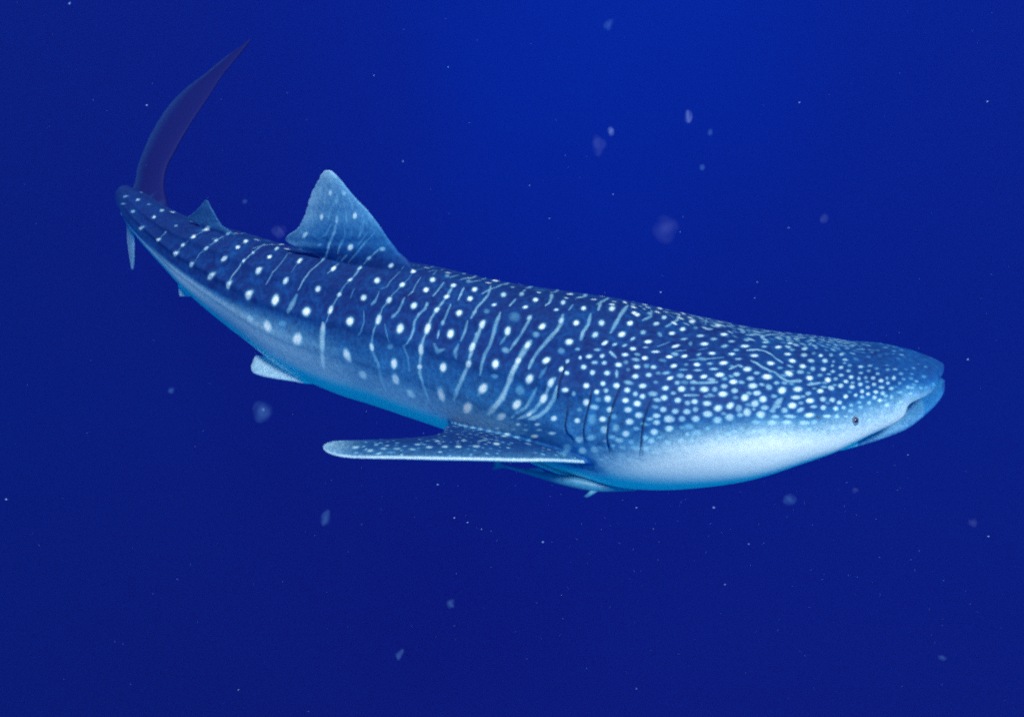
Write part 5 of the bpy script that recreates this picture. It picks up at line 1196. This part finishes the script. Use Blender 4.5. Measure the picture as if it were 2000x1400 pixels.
# ------------------------------------------------------------------ skin material
def skin_material():
    m, n, l, b = new_mat("shark_skin")
    at = n.new("ShaderNodeAttribute"); at.attribute_name = "skin"
    sep = n.new("ShaderNodeSeparateColor"); l.new(at.outputs["Color"], sep.inputs[0])
    tc = n.new("ShaderNodeTexCoord")
    def noise(scale, det=3, rough=.6):
        x = n.new("ShaderNodeTexNoise"); x.inputs["Scale"].default_value = scale; x.inputs["Detail"].default_value = det
        x.inputs["Roughness"].default_value = rough; l.new(tc.outputs["Object"], x.inputs["Vector"]); return x.outputs[0]
    def mth(op, a, b_, c=None):
        x = n.new("ShaderNodeMath"); x.operation = op
        for i, v in enumerate((a, b_, c)):
            if v is None: continue
            if isinstance(v, (int, float)): x.inputs[i].default_value = v
            else: l.new(v, x.inputs[i])
        return x.outputs[0]
    def mixc(f, a, b_):
        x = n.new("ShaderNodeMix"); x.data_type = 'RGBA'
        for i, v in ((0, f), (6, a), (7, b_)):
            if isinstance(v, (float, int)): x.inputs[i].default_value = v
            elif isinstance(v, tuple): x.inputs[i].default_value = v
            else: l.new(v, x.inputs[i])
        return x.outputs[2]
    fine = noise(170, 2, .7); mid = noise(34, 4, .6); big = noise(5, 2, .5)
    spot, pale, tone = sep.outputs[0], sep.outputs[1], sep.outputs[2]
    # dark base with mottling
    mot = mth('MULTIPLY_ADD', mid, .9, -.45)
    mot2 = mth('MULTIPLY_ADD', big, .5, -.25)
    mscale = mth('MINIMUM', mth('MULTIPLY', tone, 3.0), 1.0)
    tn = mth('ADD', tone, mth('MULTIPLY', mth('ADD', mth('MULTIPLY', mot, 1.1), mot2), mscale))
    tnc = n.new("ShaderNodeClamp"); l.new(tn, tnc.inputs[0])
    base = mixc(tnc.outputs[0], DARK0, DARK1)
    # the pale belly breaks into the dark in fine speckles
    g = mth('MULTIPLY', pale, mth('SUBTRACT', 1.0, pale))
    pn = mth('ADD', pale, mth('MULTIPLY', mth('MULTIPLY', g, 4.0), mth('ADD', mth('MULTIPLY_ADD', fine, .9, -.45), mth('MULTIPLY', mot, .35))))
    pc = n.new("ShaderNodeClamp"); l.new(pn, pc.inputs[0])
    wh = mixc(mid, (0.68, 0.72, 0.70, 1), (0.92, 0.93, 0.87, 1))
    def blend(f, dark_c, white_c):
        """dark blue -> clear blue -> white: blue rises first, red last"""
        sa = n.new("ShaderNodeSeparateColor"); sb = n.new("ShaderNodeSeparateColor"); cb = n.new("ShaderNodeCombineColor")
        l.new(dark_c, sa.inputs[0])
        if isinstance(white_c, tuple): sb.inputs[0].default_value = white_c
        else: l.new(white_c, sb.inputs[0])
        for ch, pw_ in enumerate((1.9, 1.2, .95)):
            fp = mth('POWER', f, pw_)
            d_ = mth('SUBTRACT', sb.outputs[ch], sa.outputs[ch])
            l.new(mth('MULTIPLY_ADD', fp, d_, sa.outputs[ch]), cb.inputs[ch])
        return cb.outputs[0]
    c1 = blend(pc.outputs[0], base, wh)
    sp = mth('MULTIPLY', spot, mth('ADD', mth('MULTIPLY_ADD', fine, .35, .52), mth('MULTIPLY', mid, .58)))
    sc_ = n.new("ShaderNodeClamp"); l.new(sp, sc_.inputs[0])
    c2 = blend(sc_.outputs[0], c1, (0.88, 0.88, 0.83, 1))
    l.new(c2, b.inputs["Base Color"])
    b.inputs["Roughness"].default_value = .62
    b.inputs["Specular IOR Level"].default_value = .08
    bp = n.new("ShaderNodeBump"); bp.inputs["Strength"].default_value = .25; bp.inputs["Distance"].default_value = .004
    l.new(mid, bp.inputs["Height"]); l.new(bp.outputs[0], b.inputs["Normal"])
    return m
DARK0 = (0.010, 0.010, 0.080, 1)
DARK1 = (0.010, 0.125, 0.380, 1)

def plain_mat(name, col, rough=.5, scale=60, amt=.3, alpha=1.0):
    m, n, l, b = new_mat(name)
    tc = n.new("ShaderNodeTexCoord"); nz = n.new("ShaderNodeTexNoise"); nz.inputs["Scale"].default_value = scale
    l.new(tc.outputs["Object"], nz.inputs["Vector"])
    mx = n.new("ShaderNodeMix"); mx.data_type = 'RGBA'
    mx.inputs[6].default_value = tuple(c * (1 - amt) for c in col) + (1,); mx.inputs[7].default_value = tuple(min(1, c * (1 + amt)) for c in col) + (1,)
    l.new(nz.outputs[0], mx.inputs[0]); l.new(mx.outputs[2], b.inputs["Base Color"])
    b.inputs["Roughness"].default_value = rough; b.inputs["Alpha"].default_value = alpha
    return m

def sphere_mesh(name, r, seg=24, squash=(1, 1, 1)):
    me = bpy.data.meshes.new(name); bm = bmesh.new()
    bmesh.ops.create_uvsphere(bm, u_segments=seg, v_segments=seg // 2, radius=r)
    for v in bm.verts: v.co = Vector((v.co.x * squash[0], v.co.y * squash[1], v.co.z * squash[2]))
    for f in bm.faces: f.smooth = True
    bm.to_mesh(me); bm.free(); return me

def build_shark():
    root = bpy.data.objects.new("whale_shark", None); COL.objects.link(root)
    root.location = tuple(BS[12 * MS, :3]); root.empty_display_size = .3
    tag(root, "huge whale shark with white spots and pale stripes, swimming right in open blue water", "whale shark")
    me = remeshed_body()
    groove(me)
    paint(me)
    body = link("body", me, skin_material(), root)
    inv = Matrix.Translation(-Vector(root.location))
    body.matrix_parent_inverse = inv
    bvh = BVHTree.FromPolygons([v.co for v in me.vertices], [p.vertices for p in me.polygons])
    # gill slits: thin dark strips in the furrows, put in for the openings' shade
    dark = plain_mat("gill_shadow", (.010, .016, .035), .8)
    for pts in GILLS:
        for far in (False, True):
            Q = spline(np.array(pts), 8)
            Q2 = []
            for q in Q:
                if far:
                    i = int(((BS[:, :3] - q) ** 2).sum(1).argmin()); q = q - 2 * ((q - BS[i, :3]) @ BR[i]) * BR[i]
                Q2.append(q)
            V, Fc = [], []
            n = len(Q2)
            for k, q in enumerate(Q2):
                loc, nr, _, _ = bvh.find_nearest(Vector(q))
                tg = Vector(Q2[min(n - 1, k + 1)]) - Vector(Q2[max(0, k - 1)])
                s = nr.cross(tg).normalized()
                w = .0022 * (math.sin(math.pi * min(1, (k + .6) / n)) ** .6) + .0004
                h = loc + nr * .0022
                V += [h + s * w, h + nr * .0006, h - s * w, h - nr * .006]
            for k in range(n - 1):
                for j in range(4): Fc.append((4 * k + j, 4 * k + (j + 1) % 4, 4 * k + 4 + (j + 1) % 4, 4 * k + 4 + j))
            g = link("gill_slit", mesh_from("gill_slit", V, Fc), dark, root); g.matrix_parent_inverse = inv
    # eyes and spiracles
    eye_m = plain_mat("eye_dark", (.012, .018, .04), .15); lid_m = plain_mat("eyelid", (.10, .17, .26), .6)
    for c, nm, r in ((EYE, "eye", .015), (SPIR, "spiracle", .0075)):
        for far in (False, True):
            q = np.array(c)
            if far:
                i = int(((BS[:, :3] - q) ** 2).sum(1).argmin()); q = q - 2 * ((q - BS[i, :3]) @ BR[i]) * BR[i]
            loc, nr, _, _ = bvh.find_nearest(Vector(q))
            o = link(nm, sphere_mesh(nm, r, 24, (1, 1, .55)), eye_m, root)
            o.location = Vector(loc) - Vector(root.location) + nr * r * (.05 if nm == "eye" else -.2)
            o.rotation_euler = nr.to_track_quat('Z', 'X').to_euler()
            if nm == "eye":
                # eyelid ring
                V, Fc = [], []; A, Bn = 28, 8
                for i in range(A):
                    an = 2 * math.pi * i / A
                    for j in range(Bn):
                        bn = 2 * math.pi * j / Bn
                        rr = r * 1.05 + math.cos(bn) * r * .32
                        V.append((rr * math.cos(an) * 1.25, rr * math.sin(an) * .9, math.sin(bn) * r * .28))
                for i in range(A):
                    for j in range(Bn):
                        Fc.append((i * Bn + j, ((i + 1) % A) * Bn + j, ((i + 1) % A) * Bn + (j + 1) % Bn, i * Bn + (j + 1) % Bn))
                e = link("eyelid", mesh_from("eyelid", V, Fc), lid_m, o)
    return root, bvh

# ------------------------------------------------------------------ remora under the throat
def build_remora():
    # spine from head (right, against the belly) to tail, slender body
    Pm = REMORA
    S = []
    prof_w = [.012, .030, .036, .036, .033, .028, .021, .014, .008, .006]
    prof_h = [.010, .024, .032, .036, .035, .030, .023, .015, .010, .010]
    Q = spline(np.array(Pm), 8); L = np.linspace(0, 1, len(Q))
    w = np.interp(L, np.linspace(0, 1, 10), prof_w); h = np.interp(L, np.linspace(0, 1, 10), prof_h)
    S = np.column_stack([Q, w, h, h, np.full(len(Q), 2.0), np.full(len(Q), 2.0)])
    T, U, R = frame(Q)
    V, Fc = tube(S, T, U, R, L * 0, 28, False)
    root = bpy.data.objects.new("remora", None); COL.objects.link(root); root.location = tuple(Q[len(Q) // 2])
    inv = Matrix.Translation(-Vector(root.location))
    tag(root, "slim pale blue remora hanging below the belly of the whale shark, behind its pectoral fin", "remora")
    m = plain_mat("remora_skin", (.04, .20, .32), .5, 30, .35)
    b = link("body", mesh_from("remora_body", V, Fc), m, root); b.matrix_parent_inverse = inv
    def fin(name, pts, th=.004):
        c = np.array(pts); u = c[1] - c[0]; v = c[-1] - c[0]; nn = np.cross(u, v); nn /= np.linalg.norm(nn)
        k = len(c); cen = c.mean(0)
        V = list(c + nn * th * .2) + list(c - nn * th * .2) + [cen + nn * th, cen - nn * th]
        Fc = [(i, (i + 1) % k, 2 * k) for i in range(k)] + [((i + 1) % k + k, i + k, 2 * k + 1) for i in range(k)] + [(i, i + k, (i + 1) % k + k, (i + 1) % k) for i in range(k)]
        o = link(name, mesh_from(name, V, Fc), m, root); o.matrix_parent_inverse = inv
    i = int(len(Q) * .28)
    for sgn, ww in ((1, 1), (-1, 1)):
        base = Q[i] + R[i] * sgn * w[i] * .8 - U[i] * .008
        fin("pectoral_fin", [base + T[i] * .03, base - T[i] * .02, base - T[i] * .060 + R[i] * sgn * .03 - U[i] * .036, base - T[i] * .035 + R[i] * sgn * .032 - U[i] * .038])
    e = Q[-1]
    fin("tail_fin", [e + T[-1] * .03 + U[-1] * .006, e - T[-1] * .07 + U[-1] * .055, e - T[-1] * .045, e - T[-1] * .07 - U[-1] * .055, e + T[-1] * .03 - U[-1] * .006])
    j = int(len(Q) * .6)
    fin("dorsal_fin", [Q[j] + U[j] * h[j] * .7, Q[j] - T[j] * .05 + U[j] * (h[j] + .03), Q[j] - T[j] * .16 + U[j] * (h[j] * .5)])

# ------------------------------------------------------------------ drifting plankton
def pix(x, y, d):
    """point in front of the camera on the sight line given in photograph pixels, d metres out"""
    p = math.radians(32)
    X, Y = (x - 1000) / 1570, -(y - 700) / 1570
    return Vector((d * X, d * (math.cos(p) + Y * math.sin(p)), d * (-math.sin(p) + Y * math.cos(p))))

def jelly_mat(name, col, dens):
    m, n, l, b = new_mat(name)
    out = n["Material Output"]
    tr = n.new("ShaderNodeBsdfTransparent"); df = n.new("ShaderNodeBsdfDiffuse"); df.inputs[0].default_value = col + (1,)
    mx = n.new("ShaderNodeMixShader"); lw = n.new("ShaderNodeLayerWeight"); lw.inputs[0].default_value = .5
    tc = n.new("ShaderNodeTexCoord"); nz = n.new("ShaderNodeTexNoise"); nz.inputs["Scale"].default_value = 2.2; nz.inputs["Detail"].default_value = 3
    l.new(tc.outputs["Object"], nz.inputs["Vector"])
    inv = n.new("ShaderNodeMath"); inv.operation = 'SUBTRACT'; inv.inputs[0].default_value = 1; l.new(lw.outputs["Facing"], inv.inputs[1])
    pw = n.new("ShaderNodeMath"); pw.operation = 'POWER'; pw.inputs[1].default_value = 2.4; l.new(inv.outputs[0], pw.inputs[0])
    mu = n.new("ShaderNodeMath"); mu.operation = 'MULTIPLY'; l.new(pw.outputs[0], mu.inputs[0]); l.new(nz.outputs[0], mu.inputs[1])
    m2 = n.new("ShaderNodeMath"); m2.operation = 'MULTIPLY'; l.new(mu.outputs[0], m2.inputs[0]); m2.inputs[1].default_value = dens
    l.new(m2.outputs[0], mx.inputs[0]); l.new(tr.outputs[0], mx.inputs[1]); l.new(df.outputs[0], mx.inputs[2])
    l.new(mx.outputs[0], out.inputs["Surface"])
    return m

def lump(name, r, seed, elong=1.0):
    rs = np.random.default_rng(seed)
    me = bpy.data.meshes.new(name); bm = bmesh.new()
    bmesh.ops.create_icosphere(bm, subdivisions=3, radius=1)
    ks = rs.normal(0, 1.6, (5, 3)); ph = rs.uniform(0, 6.28, 5)
    for v in bm.verts:
        k = 1 + sum(.07 * math.sin(Vector(ks[i]).dot(v.co) * 1.7 + ph[i]) for i in range(5))
        v.co = Vector((v.co.x * k, v.co.y * k, v.co.z * k * elong)) * r
    for f in bm.faces: f.smooth = True
    bm.to_mesh(me); bm.free(); return me

def build_plankton():
    violet = jelly_mat("jelly_violet", (.22, .26, .60), .11)
    blue = jelly_mat("jelly_blue", (.18, .42, .80), .13)
    milky = jelly_mat("jelly_milky", (.36, .46, .85), .25)
    G = "small jelly-like plankton drifting in the water"
    items = [  # x, y, distance, radius px, elongation, tilt, material, name, label
        (1300, 447, 2.1, 27, 1.0, 0, violet, "large round faint violet plankton blob above the shark's head"),
        (1169, 283, 2.2, 15, 1.35, 10, violet, "faint oval violet plankton blob in the upper water, beside a tiny bright one"),
        (1193, 256, 2.4, 7, 1.3, -10, milky, "tiny bright pinkish plankton blob touching a larger violet one"),
        (1344, 227, 2.5, 8, 1.8, 5, milky, "pale drop-shaped plankton, pointed upward, in the upper right water"),
        (1188, 50, 2.6, 10, 1.3, -20, blue, "small blue oval plankton near the top edge of the water"),
        (1387, 258, 2.8, 6, 1.3, -20, blue, "tiny blue plankton just below and right of the drop-shaped one"),
        (1371, 327, 2.8, 7, 1.1, 0, blue, "small round blue plankton between the drop-shaped one and the big violet blob"),
        (1610, 427, 2.8, 9, 1.4, -30, violet, "small slanted violet plankton above the shark's snout, far right"),
        (1542, 975, 2.4, 13, 1.0, 0, blue, "round blue plankton close under the shark's throat"),
        (1670, 957, 2.8, 7, .8, 20, violet, "tiny flat pale plankton under the shark's chin"),
        (1899, 1021, 2.6, 10, 1.0, 0, violet, "round violet plankton at the far right below the shark"),
        (515, 803, 2.2, 20, 1.1, 15, blue, "ringed clear salp-like plankton left of the pectoral fin tip"),
        (335, 762, 2.9, 7, 1.0, 0, blue, "small round blue plankton in the water left of the pelvic fin"),
        (635, 1012, 2.6, 11, 1.5, -25, blue, "slanted faint blue plankton below the pectoral fin tip"),
        (478, 394, 2.9, 6, 1.0, 0, blue, "small blue plankton between the two dorsal fins"),
        (545, 452, 2.6, 14, 1.0, 0, violet, "faint violet smudge of plankton just behind the large dorsal fin"),
        (880, 1178, 2.9, 8, 1.2, 0, blue, "dim blue plankton in the deep water at the lower middle"),
        (780, 1278, 2.9, 8, 1.5, -30, blue, "dim slanted blue plankton near the bottom edge"),
        (1840, 1284, 2.9, 8, .7, 0, blue, "dim flat blue plankton in the lower right corner"),
    ]
    for k, (x, y, d, rp, el, tilt, mt, lb) in enumerate(items):
        r = rp / 1570 * d
        o = link("plankton", lump("plankton", r, 40 + k, el), mt)
        o.location = pix(x, y, d)
        o.rotation_euler = (math.radians(-25), 0, 0)
        o.rotation_euler.rotate_axis('Y', math.radians(-tilt))
        tag(o, lb, "plankton", G)
        if "salp" in lb:
            c = link("core", lump("core", r * .28, 90, 1.2), milky, o); c.scale = (.6, .6, .6); c.location = (r * .15, -r * .4, r * .2)
    # marine snow: countless tiny specks
    V, Fc = [], []
    specks = [(1561, 201, 2.5, 35), (1928, 199, 2.2, 30), (787, 316, 1.8, 80), (136, 8, 3, 60), (12, 975, 3, 0), (1060, 1058, 2.6, 30), (887, 1011, 2, 40),
              (1394, 991, 2.6, 0), (1416, 1141, 2, 0), (1930, 1047, 2.4, 10), (1290, 571, 2.4, 40), (1474, 582, 1.6, 0), (1479, 551, 1.6, 0), (1197, 380, 1.4, 60),
              (1034, 363, 1.6, 60), (1328, 453, 1.6, 50), (466, 1346, 1.6, 40), (1073, 427, 1.6, 0), (1540, 445, 1.6, 0), (1276, 1033, 1.2, 0), (1890, 702, 2.4, 0),
              (1773, 888, 1.8, 0), (1243, 991, 1.6, 0), (1243, 1344, 1.2, 0), (287, 206, 2.2, 0), (875, 132, 1.8, 0), (730, 148, 1.6, 0), (1462, 1062, 1.6, 0), (855, 946, 2.2, 0), (913, 1020, 1.8, 0), (940, 1033, 1.6, 0)]
    rs = np.random.default_rng(3)
    for i in range(420):
        x, y = rs.uniform(0, 2000), rs.uniform(0, 1400)
        # denser round the head and below it
        if rs.uniform() < .45: x, y = rs.normal(1350, 330), rs.normal(1000, 160)
        specks.append((x, y, rs.uniform(.3, .75), rs.uniform(0, 180)))
    ico = [(0, 0, 1), (0, 0, -1), (1, 0, 0), (-1, 0, 0), (0, 1, 0), (0, -1, 0)]
    fi = [(0, 2, 4), (0, 4, 3), (0, 3, 5), (0, 5, 2), (1, 4, 2), (1, 3, 4), (1, 5, 3), (1, 2, 5)]
    for x, y, rp, ang in specks:
        d = rs.uniform(1.8, 4.2); r = .75 * rp / 1570 * d; c = pix(x, y, d)
        a = math.radians(ang); o0 = len(V); el = rs.uniform(1.2, 2.0)
        for p in ico:
            X, Z = p[0] * el, p[2]
            V.append(c + Vector((X * math.cos(a) - Z * math.sin(a), p[1], X * math.sin(a) + Z * math.cos(a))) * r)
        Fc += [tuple(o0 + q for q in f) for f in fi]
    sm = plain_mat("marine_snow", (.20, .32, .60), .8)
    tag(link("marine_snow", mesh_from("marine_snow", V, Fc), sm), "tiny pale specks scattered all through the blue water", "specks", kind="stuff")

build_water()
build_haze()
shark, SBVH = build_shark()
build_remora()
build_plankton()
